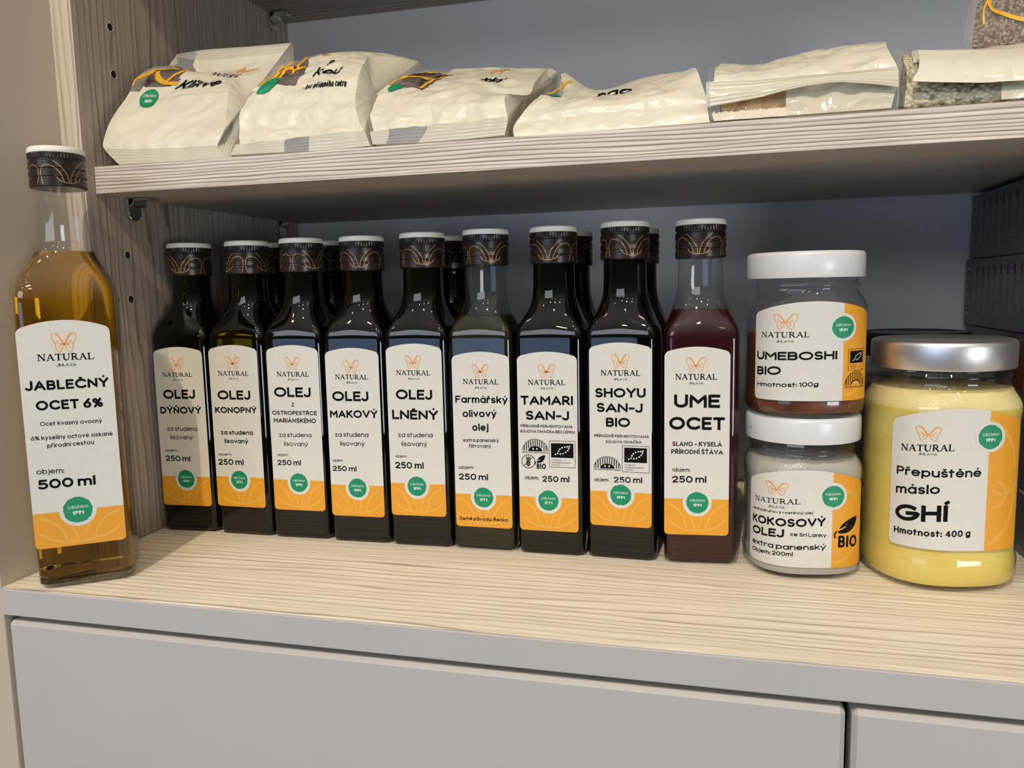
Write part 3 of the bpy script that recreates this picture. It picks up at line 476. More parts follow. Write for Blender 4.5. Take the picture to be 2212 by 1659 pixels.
# ------------------------------------------------------------------ stroke lettering
def A(cx, cy, rx, ry, a0, a1, n=None):
    n = n or max(4, int(abs(a1 - a0) / 16))
    return [(cx + rx * math.cos(math.radians(a0 + (a1 - a0) * i / n)), cy + ry * math.sin(math.radians(a0 + (a1 - a0) * i / n))) for i in range(n + 1)]
X = .70
def O(cx, cy, rx, ry): return ('c', A(cx, cy, rx, ry, 90, 450, 26)[:-1])
bowl = lambda: O(.3, .35, .3, .35)
G = {
 'A': (.84, [[(0, 0), (.42, 1), (.84, 0)], [(.2, .3), (.64, .3)]]),
 'B': (.62, [[(0, .5), (0, 1)] + A(.34, .76, .24, .24, 90, -90) + [(0, .52)], [(0, .52)] + A(.36, .26, .26, .26, 90, -90) + [(0, 0), (0, .52)]]),
 'C': (.86, [A(.5, .5, .5, .5, 46, 314)]),
 'D': (.78, [('c', [(0, 0), (0, 1)] + A(.28, .5, .5, .5, 90, -90))]),
 'E': (.54, [[(.54, 1), (0, 1), (0, 0), (.54, 0)], [(0, .52), (.48, .52)]]),
 'F': (.52, [[(.52, 1), (0, 1), (0, 0)], [(0, .5), (.46, .5)]]),
 'G': (.96, [A(.5, .5, .5, .5, 48, 352) + [(.96, .47), (.54, .47)]]),
 'H': (.7, [[(0, 0), (0, 1)], [(.7, 0), (.7, 1)], [(0, .52), (.7, .52)]]),
 'I': (0, [[(0, 0), (0, 1)]]),
 'J': (.46, [[(.46, 1)] + A(.2, .27, .26, .27, 0, -150)]),
 'K': (.66, [[(0, 0), (0, 1)], [(.62, 1), (.02, .44)], [(.22, .6), (.66, 0)]]),
 'L': (.5, [[(0, 1), (0, 0), (.5, 0)]]),
 'M': (.88, [[(0, 0), (0, 1), (.44, .38), (.88, 1), (.88, 0)]]),
 'N': (.74, [[(0, 0), (0, 1), (.74, 0), (.74, 1)]]),
 'O': (1.0, [O(.5, .5, .5, .5)]),
 'P': (.58, [[(0, 0), (0, 1)] + A(.3, .72, .28, .28, 90, -90) + [(0, .44)]]),
 'R': (.62, [[(0, 0), (0, 1)] + A(.3, .72, .28, .28, 90, -90) + [(0, .44)], [(.26, .44), (.62, 0)]]),
 'S': (.58, [A(.29, .74, .27, .26, 35, 250) + A(.29, .25, .29, .25, 70, -145)]),
 'T': (.66, [[(0, 1), (.66, 1)], [(.33, 1), (.33, 0)]]),
 'U': (.68, [[(0, 1)] + A(.34, .34, .34, .34, 180, 360) + [(.68, 1)]]),
 'V': (.8, [[(0, 1), (.4, 0), (.8, 1)]]),
 'Y': (.74, [[(0, 1), (.37, .46), (.74, 1)], [(.37, .46), (.37, 0)]]),
 'Z': (.6, [[(0, 1), (.6, 1), (0, 0), (.6, 0)]]),
 '0': (.64, [O(.32, .5, .32, .5)]),
 '1': (.2, [[(0, .8), (.2, 1), (.2, 0)]]),
 '2': (.56, [A(.28, .72, .28, .28, 165, -35) + [(0, 0), (.56, 0)]]),
 '4': (.66, [[(.5, 0), (.5, 1), (0, .26), (.66, .26)]]),
 '5': (.56, [[(.5, 1), (.1, 1), (.06, .56)] + A(.27, .31, .29, .31, 118, -140)]),
 '6': (.6, [O(.3, .3, .3, .3), [(.48, 1), (.06, .46)]]),
 '9': (.6, [O(.3, .7, .3, .3), [(.12, 0), (.54, .54)]]),
 'a': (.6, [bowl(), [(.6, X), (.6, 0)]]),
 'b': (.6, [bowl(), [(0, 1), (0, 0)]]),
 'c': (.52, [A(.32, .35, .32, .35, 50, 310)]),
 'd': (.6, [bowl(), [(.6, 1), (.6, 0)]]),
 'e': (.62, [[(.02, .36)] + A(.31, .35, .31, .35, 2, 318)]),
 'f': (.34, [[(.1, 0), (.1, .8)] + A(.28, .8, .18, .2, 180, 80), [(-.04, .66), (.3, .66)]]),
 'g': (.6, [bowl(), [(.6, X), (.6, -.04)] + A(.3, -.04, .3, .24, 0, -150)]),
 'h': (.52, [[(0, 1), (0, 0)], [(0, .4)] + A(.26, .44, .26, .26, 180, 0) + [(.52, 0)]]),
 'i': (0, [[(0, 0), (0, X - .06)], [(0, .99), (0, 1.02)]]),
 'j': (.1, [[(.1, X), (.1, -.1)] + A(-.04, -.1, .14, .15, 0, -90), [(.1, .99), (.1, 1.02)]]),
 'k': (.5, [[(0, 0), (0, 1)], [(.46, X), (.02, .3)], [(.17, .44), (.5, 0)]]),
 'l': (0, [[(0, 0), (0, 1)]]),
 'm': (.86, [[(0, X), (0, 0)], [(0, .42)] + A(.215, .48, .215, .22, 180, 0) + [(.43, 0)], [(.43, .42)] + A(.645, .48, .215, .22, 180, 0) + [(.86, 0)]]),
 'n': (.52, [[(0, X), (0, 0)], [(0, .4)] + A(.26, .44, .26, .26, 180, 0) + [(.52, 0)]]),
 'o': (.66, [O(.33, .35, .33, .35)]),
 'p': (.6, [bowl(), [(0, X), (0, -.28)]]),
 'q': (.6, [bowl(), [(.6, X), (.6, -.28)]]),
 'r': (.3, [[(0, X), (0, 0)], [(0, .38)] + A(.28, .42, .28, .28, 180, 85)]),
 's': (.44, [A(.22, .52, .20, .18, 35, 250) + A(.22, .175, .22, .175, 70, -145)]),
 't': (.34, [[(.12, .95), (.12, 0)], [(-.04, .68), (.32, .68)]]),
 'u': (.52, [[(0, X)] + A(.26, .26, .26, .26, 180, 360) + [(.52, X)], [(.52, .4), (.52, 0)]]),
 'v': (.54, [[(0, X), (.27, 0), (.54, X)]]),
 'x': (.5, [[(0, X), (.5, 0)], [(.5, X), (0, 0)]]),
 'y': (.56, [[(0, X), (.29, .02)], [(.56, X), (.16, -.28)]]),
 'z': (.48, [[(0, X), (.48, X), (0, 0), (.48, 0)]]),
 '%': (.86, [O(.18, .78, .18, .2), O(.68, .22, .18, .2), [(.72, 1), (.14, 0)]]),
 ':': (0, [[(0, 0), (0, .08)], [(0, .5), (0, .58)]]),
 '.': (0, [[(0, 0), (0, .08)]]),
 '-': (.34, [[(0, .42), (.34, .42)]]),
}
ACC = {'Č': 'Cv', 'Ň': 'Nv', 'Ý': 'Ya', 'Ř': 'Rv', 'Í': 'Ia', 'Á': 'Aa', 'Ě': 'Ev', 'Š': 'Sv', 'Ť': 'Tv', 'Ó': 'Oa', 'É': 'Ea',
       'ž': 'zv', 'č': 'cv', 'ř': 'rv', 'ý': 'ya', 'á': 'aa', 'é': 'ea', 'í': 'ia', 'ů': 'uo', 'ě': 'ev', 'š': 'sv'}
def glyph(ch):
    if ch not in ACC: return G[ch]
    b, k = ACC[ch]
    w, st = G[b]; st = list(st)
    if b == 'i': st = st[:1]
    nb = len(st)
    t = 1.20 if b.isupper() else .94
    c = w / 2
    if k == 'v': st.append([(c - .14, t + .14), (c, t), (c + .14, t + .14)])
    elif k == 'a': st.append([(c - .05, t + .03), (c + (.10 if b != 'I' else .15), t + .22)])
    else: st.append(O(c, t + .1, .1, .1))
    return w, st[:nb] + [('x', q) if isinstance(q, list) else q for q in st[nb:]]

def ribbon(pts, w, closed=False, maxlen=1.6):
    """quads of a constant-width stroke along pts (2-D)"""
    P = []
    n0 = len(pts)
    for i in range(n0 if closed else n0 - 1):
        a, b = pts[i], pts[(i + 1) % n0]
        d = math.hypot(b[0] - a[0], b[1] - a[1]); k = max(1, int(math.ceil(d / maxlen)))
        if d < 1e-6: continue
        for q in range(k): P.append((a[0] + (b[0] - a[0]) * q / k, a[1] + (b[1] - a[1]) * q / k))
    if not closed: P.append(pts[-1])
    n = len(P); L = []; R = []
    for i in range(n):
        if closed or 0 < i < n - 1:
            a, b, c = P[(i - 1) % n], P[i], P[(i + 1) % n]
        elif i == 0: a, b, c = None, P[0], P[1]
        else: a, b, c = P[n - 2], P[n - 1], None
        def nrm(p, q):
            dx, dy = q[0] - p[0], q[1] - p[1]; d = math.hypot(dx, dy) or 1
            return -dy / d, dx / d
        if a is None: nx, ny = nrm(b, c); s = 1
        elif c is None: nx, ny = nrm(a, b); s = 1
        else:
            n1, n2 = nrm(a, b), nrm(b, c)
            nx, ny = n1[0] + n2[0], n1[1] + n2[1]; d = math.hypot(nx, ny)
            if d < .35: nx, ny = n1; s = 1
            else:
                nx /= d; ny /= d; s = min(1.28, 1 / max(.3, nx * n1[0] + ny * n1[1]))
        L.append((b[0] + nx * w / 2 * s, b[1] + ny * w / 2 * s)); R.append((b[0] - nx * w / 2 * s, b[1] - ny * w / 2 * s))
    Q = []
    for i in range(n if closed else n - 1):
        j = (i + 1) % n
        Q.append((L[i], R[i], R[j], L[j]))
    return Q

class Print:
    """collects flat print on a surface given by f(u, v, layer) -> xyz"""
    def __init__(s, f, mb=None): s.f = f; s.mb = mb or MB()
    def quads(s, Q, mi, layer):
        for q in Q: s.mb.add([s.f(u, v, layer) for u, v in q], [(0, 1, 2, 3)], mi)
    def stroke(s, pts, w, mi, layer=2, closed=False, maxlen=1.6): s.quads(ribbon(pts, w, closed, maxlen), mi, layer)
    def poly(s, pts, mi, layer):
        s.mb.add([s.f(u, v, layer) for u, v in pts], [tuple(range(len(pts)))], mi)
    def disc(s, cu, cv, r, mi, layer, wob=0, n=48, seed=0):
        rng = random.Random(seed); rr = [r * (1 - wob * rng.random()) for _ in range(n)]
        for k in range(3):
            a, b = k / 3, (k + 1) / 3
            for i in range(n):
                j = (i + 1) % n
                t0, t1 = 2 * math.pi * i / n, 2 * math.pi * j / n
                q = [(cu + rr[i] * b * math.cos(t0), cv + rr[i] * b * math.sin(t0)), (cu + rr[j] * b * math.cos(t1), cv + rr[j] * b * math.sin(t1))]
                if k: q += [(cu + rr[j] * a * math.cos(t1), cv + rr[j] * a * math.sin(t1)), (cu + rr[i] * a * math.cos(t0), cv + rr[i] * a * math.sin(t0))]
                else: q += [(cu, cv)]
                s.poly(q, mi, layer)
    def rect(s, u0, u1, v0, v1, mi, layer, step=2.0):
        n = max(1, int(math.ceil(abs(u1 - u0) / step)))
        for i in range(n):
            a, b = u0 + (u1 - u0) * i / n, u0 + (u1 - u0) * (i + 1) / n
            s.poly([(a, v0), (b, v0), (b, v1), (a, v1)], mi, layer)
    def text(s, txt, u0, u1, v0, v1, cap, weight=.16, mi=BLACK, layer=2, italic=0):
        w = weight * cap; gap = .105 * cap; spc = .36 * cap
        gl = [None if c == ' ' else glyph(c) for c in txt]
        nsp = sum(g is None for g in gl); vis = [g for g in gl if g]
        tot = sum(g[0] for g in vis); U = u1 - u0
        k = (U - len(vis) * w - (len(gl) - 1) * gap - nsp * spc * .5) / max(tot, .01)
        if k < .35 * cap:   # squeeze the gaps when the line is tight
            gap *= .6; spc *= .7
            k = (U - len(vis) * w - (len(gl) - 1) * gap - nsp * spc * .5) / max(tot, .01)
        u = u0
        for g in gl:
            if g is None: u += spc * .5 + gap; continue
            gw, st = g
            for t in st:
                cl = isinstance(t, tuple) and t[0] == 'c'; pts = t[1] if isinstance(t, tuple) else t
                Q = []
                for px, py in pts:
                    yy = w / 2 + py * (cap - w)
                    uu = u + w / 2 + px * k + italic * yy
                    Q.append((uu, v0 + (v1 - v0) * (uu - u0) / (U or 1) + yy))
                if isinstance(t, list):   # square ends reach the letter's full height and width
                    for e, d in ((0, 1), (-1, -2)):
                        dx, dy = Q[e][0] - Q[d][0], Q[e][1] - Q[d][1]; L_ = math.hypot(dx, dy) or 1
                        Q[e] = (Q[e][0] + dx / L_ * w * .48, Q[e][1] + dy / L_ * w * .48)
                s.stroke(Q, w if not (isinstance(t, tuple) and t[0] == 'x') else w * .85, mi, layer, cl)
            u += gw * k + w + gap

SERIF = {  # thick, thin strokes and serifs of the old-style capitals
 'N': (.95, [(1, [(.14, 0), (.14, 1)], 0), (2, [(.16, 1), (.8, 0)], 0), (1, [(.8, 0), (.8, 1)], 0), (1, [(0, .03), (.3, .03)], 0), (1, [(0, .97), (.2, .97)], 0), (1, [(.66, .97), (.95, .97)], 0)]),
 'A': (.95, [(1, [(.12, 0), (.47, 1)], 0), (2, [(.45, 1), (.82, 0)], 0), (1, [(.26, .36), (.66, .36)], 0), (1, [(0, .03), (.26, .03)], 0), (1, [(.66, .03), (.97, .03)], 0)]),
 'T': (.8, [(1, [(.03, .96), (.77, .96)], 0), (2, [(.4, 0), (.4, 1)], 0), (1, [(.24, .03), (.56, .03)], 0), (1, [(.04, 1), (.04, .76)], 0), (1, [(.76, 1), (.76, .76)], 0)]),
 'U': (.92, [(2, [(.18, 1)] + A(.46, .32, .28, .3, 180, 270), 0), (1, A(.46, .32, .28, .3, 270, 360) + [(.76, 1)], 0), (1, [(.02, .97), (.34, .97)], 0), (1, [(.62, .97), (.9, .97)], 0)]),
 'R': (.88, [(2, [(.18, 0), (.18, 1)], 0), (1.5, [(.18, .96)] + A(.42, .74, .22, .23, 90, -90) + [(.18, .5)], 0), (2, [(.42, .5), (.78, 0)], 0), (1, [(.02, .03), (.34, .03)], 0), (1, [(.02, .97), (.2, .97)], 0), (1, [(.7, .03), (.9, .03)], 0)]),
 'L': (.75, [(2, [(.18, 0), (.18, 1)], 0), (1, [(.02, .03), (.7, .03), (.7, .28)], 0), (1, [(.02, .97), (.34, .97)], 0)]),
}
def serif_word(pr, txt, u0, u1, v0, v1, cap, mi=BLACK, layer=2):
    tot = sum(SERIF[c][0] for c in txt) + .06 * (len(txt) - 1); k = (u1 - u0) / tot; u = u0
    for c in txt:
        w, st = SERIF[c]
        for th, pts, _ in st:
            pr.stroke([(u + x * k, v0 + (v1 - v0) * (u - u0) / (u1 - u0) + y * cap) for x, y in pts], th * .10 * cap, mi, layer)
        u += (w + .06) * k

def spline(pts, n=6, closed=False):
    out = []; N = len(pts)
    for i in range(N if closed else N - 1):
        g = lambda j: pts[j % N] if closed else pts[min(max(j, 0), N - 1)]
        p0, p1, p2, p3 = g(i - 1), g(i), g(i + 1), g(i + 2)
        for q in range(n):
            t = q / n
            out.append(tuple(.5 * (2 * b + (c - a) * t + (2 * a - 5 * b + 4 * c - d) * t * t + (3 * b - a - 3 * c + d) * t ** 3) for a, b, c, d in zip(p0, p1, p2, p3)))
    if not closed: out.append(pts[-1])
    return out

WING = [[(-.06, .40), (-.26, .62), (-.55, .88), (-.85, .96), (-.97, .86), (-.93, .68), (-.80, .50), (-.66, .46)],
        [(-.66, .46), (-.70, .30), (-.62, .08), (-.48, .01), (-.28, .10), (-.12, .24), (-.03, .44)],
        [(-.62, 1.0), (-.40, .86), (-.20, .66), (-.05, .44), (.03, .36)],
        [(-.62, .62), (-.40, .46), (-.16, .42), (0, .45)],
        [(-.44, .20), (-.40, .32), (-.22, .40), (-.04, .42)]]
def butterfly(pr, u0, u1, v0, v1, w, mi=RUST, layer=2):
    cu, hu = (u0 + u1) / 2, abs(u1 - u0) / 2
    for s in (-1, 1):
        for c in WING:
            pr.stroke([(cu - s * x * hu, v0 + y * (v1 - v0)) for x, y in spline(c, 5)], w, mi, layer)

def seal(pr, cu, cv, r, ring, seed=0, mi_ring=PAPER):
    pr.disc(cu, cv, ring, mi_ring, 2)
    pr.disc(cu, cv, r, GREEN, 3, .06, 60, seed)
    pr.text('založeno', cu - r * .68, cu + r * .68, cv + r * .10, cv + r * .10, r * .26, .10, WHITE, 4)
    pr.text('1991', cu - r * .37, cu + r * .37, cv - r * .36, cv - r * .36, r * .27, .24, WHITE, 4)

def eu_leaf(pr, u0, u1, v0, v1, b0, b1, c0, c1):
    """outlined certification box: black field with a leaf of dots, three lines of small print"""
    pr.stroke([(u0, v0), (u1, v0), (u1, v1), (u0, v1)], .28, BLACK, 2, True)
    pr.rect(b0, b1, c0, c1, BLACK, 3)
    W, H = b1 - b0, c1 - c0
    pts = [(.20, .22), (.30, .30), (.34, .46), (.40, .60), (.50, .70), (.62, .75), (.73, .78), (.82, .80), (.80, .66), (.75, .52), (.66, .40), (.54, .30), (.42, .26)]
    for x, y in pts: pr.disc(b0 + x * W, c0 + y * H, .03 * W + .08, WHITE, 4, 0, 8)
    h = (c0 - v0)
    for i, (t, e) in enumerate((('CZ-BIO-001', .48), ('zemedelska produkce', .86), ('mimo EU', .42))):
        vv = c0 - h * (.28 + .24 * i)
        pr.text(t, b0 + .2, b0 + W * e, vv - h * .06, vv - h * .06, h * .13, .14, BLACK, 2)

def bio_arch(pr, u0, u1, v0, v1):
    """striped half-round farming emblem"""
    cu, hu = (u0 + u1) / 2, (u1 - u0) / 2; base = v0 + (v1 - v0) * .14; hv = v1 - base
    pr.stroke([(cu + hu * math.cos(t * math.pi / 20), base + hv * math.sin(t * math.pi / 20)) for t in range(21)], .35, BLACK, 2)
    n = 11
    for i in range(n):
        x = -.86 + 1.72 * i / (n - 1); top = math.sqrt(max(0, 1 - x * x)) * .95; bot = .42 * math.sqrt(max(0, 1 - (x / .62) ** 2)) if abs(x) < .62 else .02
        if top > bot: pr.rect(cu + hu * x - hu * .035, cu + hu * x + hu * .035, base + hv * bot, base + hv * top, BLACK, 2)
    pr.poly([(cu + hu * .55 * math.cos(t * math.pi / 14), base + hv * .42 * math.sin(t * math.pi / 14)) for t in range(15)], BLACK, 3)
    for s in (-.16, .14): pr.disc(cu + hu * s, base + hv * .2, hu * .09, WHITE, 4, .5, 10)
    pr.text('PRODUKT EKOLOGICK', u0, u1, v0, v0, (v1 - v0) * .10, .2, BLACK, 2)

def bio_leaf(pr, u0, u1, v0, v1):
    W, H = u1 - u0, v1 - v0
    def edge(t, s):   # leaf blade either side of a bent spine
        x, y = .16 + .84 * t, .26 + .50 * t + .24 * t * t
        k = .27 * math.sin(math.pi * min(1, t * .98 + .02)) ** .75
        return u0 + (x - s * k * .62) * W, v0 + (y + s * k * .78) * H
    for i in range(14):
        a, b = i / 14, (i + 1) / 14
        for s_ in (-1, 0): pr.poly([edge(a, s_), edge(b, s_), edge(b, s_ + 1), edge(a, s_ + 1)][::1], BLACK, 2)
    pr.stroke([(u0 + x * W, v0 + y * H) for x, y in spline([(.03, 0), (.02, .2), (.14, .38), (.30, .46), (.46, .56)], 4)], .05 * W + .1, PAPER if W < 8 else ORANGE, 3)
    pr.stroke([(u0 + x * W, v0 + y * H) for x, y in spline([(.03, 0), (0, .2), (.10, .34)], 4)], .05 * W + .1, BLACK, 4)

WT = {'b': .225, 'm': .20, 'r': .145, 's': .16}
def label_base(pr, u0, u1, v0, vs, vt, ucen, r=2.6, cols=44, rows=10):
    """paper with round corners and an arched top; returns edge functions"""
    R = ((u1 - u0) / 2)
    def top(u):
        x = (u - ucen) / max(ucen - u0, u1 - ucen)
        t = vs + (vt - vs) * (1 - x * x)
        return t - corner(u)
    def corner(u):
        d = min(u - u0, u1 - u)
        return 0 if d >= r else r - math.sqrt(max(0, r * r - (r - d) ** 2))
    def bot(u): return v0 + corner(u)
    us = sorted(set([u0 + (u1 - u0) * i / cols for i in range(cols + 1)] + [u0 + r * q for q in (.05, .15, .3, .5, .75)] + [u1 - r * q for q in (.05, .15, .3, .5, .75)]))
    for a, b in zip(us, us[1:]):
        for k in range(rows):
            f0, f1 = k / rows, (k + 1) / rows
            pr.poly([(a, bot(a) + (top(a) - bot(a)) * f0), (b, bot(b) + (top(b) - bot(b)) * f0), (b, bot(b) + (top(b) - bot(b)) * f1), (a, bot(a) + (top(a) - bot(a)) * f1)], PAPER, 0)
    # turned-back edge gives the paper its thickness
    edge = [(u, bot(u)) for u in us] + [(u, top(u)) for u in reversed(us)]
    for i in range(len(edge)):
        a, b = edge[i], edge[(i + 1) % len(edge)]
        pr.mb.add([pr.f(*a, 0), pr.f(*b, 0), pr.f(*b, -3), pr.f(*a, -3)], [(0, 3, 2, 1)], PAPER)
    return us, bot, top

def brand(pr, L, k=1.0):
    u0, u1 = L['f'][0][0], L['f'][1][0]
    butterfly(pr, u0, u1, L['f'][1][1], L['f'][0][1], .42 * k)
    n = L['n']; serif_word(pr, 'NATURAL', n[0], n[1], n[2], n[3], n[4])
    j = L['j']; pr.text('JIHLAVA', j[0], j[1], j[2], j[3], j[4], .15)
    for t in L['t']: pr.text(t[0], t[2], t[3], t[4], t[5], t[6], .185 if t[1] == 'b' and t[0] != t[0].upper() and 'ml' not in t[0] else WT[t[1]])

def bottle_label(pr, key, big=False):
    L = LAB[key]; c = L['c']
    u0 = (c[0][0] + c[3][0]) / 2; u1 = (c[1][0] + c[4][0]) / 2
    hw = 24.5 if big else 19.75
    cu = (u0 + u1) / 2; u0, u1 = cu - hw, cu + hw
    v0 = (c[3][1] + c[4][1]) / 2; H = (132.0, 137.0) if big else (115.6, 118.9)
    us, bot, top = label_base(pr, u0, u1, v0, v0 + H[0], v0 + H[1], cu)
    bv = (L['b'][0][1] + L['b'][1][1]) / 2
    for a, b in zip(us, us[1:]): pr.poly([(a, bot(a)), (b, bot(b)), (b, bv), (a, bv)], ORANGE, 1)
    s = 1.22 if big else 1.0
    for sg in (-1, 1):
        for c2 in ([(17.5, 20), (12, 16.5), (8, 10.5), (6.2, 3.2)], [(4.2, 13.5), (2.2, 8), (1.2, 3)], [(17.5, 9.5), (13, 5.2), (7, 2.8), (0, 2)]):
            pr.stroke([(cu + sg * x * s, v0 + .6 + y * (bv - v0) / 23.5) for x, y in spline(c2, 5)], 1.25 * s, OLIGHT, 1.5)
    sc_, sv = L['s']
    seal(pr, sc_, sv, 7.0 if not big else 8.2, 8.9 if not big else 10.2, hash(key) % 97 if False else len(key) * 7 + ord(key[0]))
    brand(pr, L, 1.0 if not big else 1.2)
    if key == 'tam':
        bio_arch(pr, -18.0, -.9, 68.6, 77.9)
        eu_leaf(pr, -.1, 17.0, 59.7, 77.1, 1.1, 15.9, 66.1, 75.6)
        pr.stroke(A(-14.25, 62.9, 4.4, 4.4, 0, 345, 26), .42, BLACK, 2, True)
        pr.stroke([(-17.3, 59.9), (-11.2, 65.9)], .4, BLACK, 2)
        pr.stroke([(-14.25, 59.2), (-14.25, 66.6)], .35, BLACK, 2)
        for k in range(4):
            for sg in (-1, 1): pr.stroke([(-14.25 + sg * .2, 60 + k * 1.5), (-14.25 + sg * 1.4, 61.4 + k * 1.5)], .75, BLACK, 2)
        bio_leaf(pr, -9.6, -2.9, 60.8, 67.4)
        pr.text('BIO', -8.6, -2.5, 58.1, 58.1, 3.7, .2)
    if key == 'shoyu':
        bio_arch(pr, -17.2, .1, 58.8, 67.7)
        eu_leaf(pr, 1.1, 18.2, 58.3, 75.3, 2.4, 16.8, 64.6, 74.1)

def jar_label(pr, key):
    L = LAB[key]; c = L['c']
    u0 = (c[0][0] + c[3][0]) / 2; u1 = (c[1][0] + c[4][0]) / 2
    v0 = (c[3][1] + c[4][1]) / 2; vs = (c[0][1] + c[1][1]) / 2; vt = c[2][1]
    us, bot, top = label_base(pr, u0, u1, v0, vs, vt, (u0 + u1) / 2, 2.8, 56, 12)
    ub = (L['b'][0][0] + L['b'][1][0]) / 2
    ul = [ub] + [u for u in us if u > ub]
    for a, b in zip(ul, ul[1:]):
        for k in range(10):
            f0, f1 = k / 10, (k + 1) / 10
            pr.poly([(a, bot(a) + (top(a) - bot(a)) * f0), (b, bot(b) + (top(b) - bot(b)) * f0), (b, bot(b) + (top(b) - bot(b)) * f1), (a, bot(a) + (top(a) - bot(a)) * f1)], ORANGE, 1)
    w = u1 - ub; h = vs - v0
    for c2 in ([(.15, .48), (.4, .44), (.7, .46), (.96, .54)], [(.1, .05), (.45, .12), (.75, .28), (.85, .46)], [(.18, .34), (.4, .36), (.55, .42), (.5, .5), (.3, .54)], [(.4, .95), (.7, .82), (.85, .62)]):
        pr.stroke([(ub + x * w, v0 + y * h) for x, y in spline(c2, 6)], 1.6 if key != 'ghee' else 2.0, OLIGHT, 1.5)
    r = {'umeb': 6.5, 'coco': 6.6, 'ghee': 6.9}[key]
    seal(pr, L['s'][0], L['s'][1], r, r * 1.24, ord(key[0]))
    brand(pr, L, 1.0)
    if key == 'umeb':
        eu_leaf(pr, 22.0, 34.0, 125.2, 137.4, 23.0, 33.0, 129.4, 136.4)
        bio_arch(pr, 20.2, 34.8, 115.0, 124.4)
    if key == 'coco':
        bio_leaf(pr, 16.2, 31.0, 26.0, 38.0)
        pr.text('BIO', 18.5, 31.6, 20.3, 19.3, 7.2, .2)
# ------------------------------------------------------------------ the furniture (large structure first)
XP, YF, YB = -0.407, 0.4465, 0.7225      # inner face of side panel, its front edge, back board
XR = 0.62
def struct(o, kind='structure'): o['kind'] = kind; return o

b = MB(); b.box(-3.2, 3.2, -3.4, .95, -.86, -.85); struct(b.build('floor', 'floor'))
b = MB(); b.box(-3.2, 3.2, .75, .80, -.85, 2.3); struct(b.build('wall_back', 'taupe'))

# worktop
t = thing('worktop', 'pale wood-grain worktop with grey lacquered front edge carrying the bottles and jars', 'worktop', (-.4235, .3695, 0))
b = MB(); b.box(0, 1.05, .0012, .375, -.0172, 0); b.build('board', 'wood_top', t)
b = MB(); b.box(0, 1.05, -.0006, .0012, -.0172, -.0004); b.build('front_edge', 'drawer', t, bevel=.0007)['label'] = 'grey lacquered front edge strip'

# base cabinet with two drawer fronts
t = thing('base_cabinet', 'grey lacquered drawer cabinet under the worktop', 'cabinet', (-.4235, .3695, -.85))
b = MB(); b.box(.004, 1.05, .03, .37, .002, .8325); b.build('carcass', 'dark_gap', t)
for x0, x1 in ((.0022, .4839), (.4868, 1.05)):
    d = MB(); d.box(x0, x1, 0, .018, .06, .8288); d.build('drawer_front', 'drawer', t, bevel=.0023)

# tall side panel left
t = thing('tall_side_panel', 'tall taupe lacquered side panel closing the shelf unit on the left', 'panel', (-.4415, .3695, -.85))
b = MB(); b.box(0, .018, 0, .36, .001, 2.3); b.build('panel_board', 'taupe', t, bevel=.0006)

# display cabinet: wood side with drilled row, back board
t = thing('display_cabinet', 'open wood-grain display cabinet with grey back board and drilled sides', 'cabinet', (XP, YF, 0))
HOLES = [.9955, 1.175] + [1.705 + .1795 * i for i in range(5)]
bm = bmesh.new()
W, D, H0, H1 = .0163, YB - YF, .0005, 1.05
def loop(pts):
    vs = [bm.verts.new(p) for p in pts]
    return [bm.edges.new((vs[i], vs[(i + 1) % len(vs)])) for i in range(len(vs))], vs
ed, outer = loop([(0, 0, H0), (0, D, H0), (0, D, H1), (0, 0, H1)])
cents = [(yy, .175 * h) for h in HOLES for yy in (.0342,) if .02 < .175 * h < 1.0]
hl = []
for yy, z in cents:
    e, vs = loop([(0, yy + .0026 * math.cos(a * math.pi / 8), z + .0026 * math.sin(a * math.pi / 8)) for a in range(16)])
    ed += e; hl.append(vs)
bmesh.ops.triangle_fill(bm, use_beauty=True, edges=ed)
for vs in hl:
    iv = [bm.verts.new((-.010, v.co.y, v.co.z)) for v in vs]
    for i in range(16):
        f = bm.faces.new((vs[i], vs[(i + 1) % 16], iv[(i + 1) % 16], iv[i])); f.material_index = 1
    f = bm.faces.new(iv); f.material_index = 1
q = [bm.verts.new((-W, y, z)) for y, z in ((0, H0), (D, H0), (D, H1), (0, H1))]
for i in range(4):
    f = bm.faces.new((outer[i], outer[(i + 1) % 4], q[(i + 1) % 4], q[i]))
    f.material_index = 2 if i == 3 else 0
bm.faces.new(q)
bmesh.ops.recalc_face_normals(bm, faces=bm.faces)
me = bpy.data.meshes.new('side_panel'); bm.to_mesh(me); bm.free()
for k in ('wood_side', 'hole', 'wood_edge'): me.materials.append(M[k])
o = bpy.data.objects.new('side_panel', me); COL.objects.link(o); o.parent = t
for yy, z in cents:
    r = MB(); rs = []
    for a in range(16):
        c, s = math.cos(a * math.pi / 8), math.sin(a * math.pi / 8)
        rs.append([(.00005, yy + .0026 * c, z + .0026 * s), (.00035, yy + .0029 * c, z + .0029 * s), (.00005, yy + .0032 * c, z + .0032 * s)])
    for i in range(16):
        A0, B0 = rs[i], rs[(i + 1) % 16]
        r.add([A0[0], B0[0], B0[1], A0[1]], [(0, 1, 2, 3)]); r.add([A0[1], B0[1], B0[2], A0[2]], [(0, 1, 2, 3)])
    if .03 < z < .40: r.build('peg_hole_rim', 'hole_rim', o)
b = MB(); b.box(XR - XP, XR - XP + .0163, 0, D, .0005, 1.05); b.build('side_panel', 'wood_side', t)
b = MB(); b.box(-W, XR - XP + .0163, D, D + .008, .0005, 1.05); b.build('back_board', 'back_grey', t)
b = MB(); b.box(0, XR - XP, .001, D, 1.0335, 1.05); b.build('top_board', 'wood_side', t)

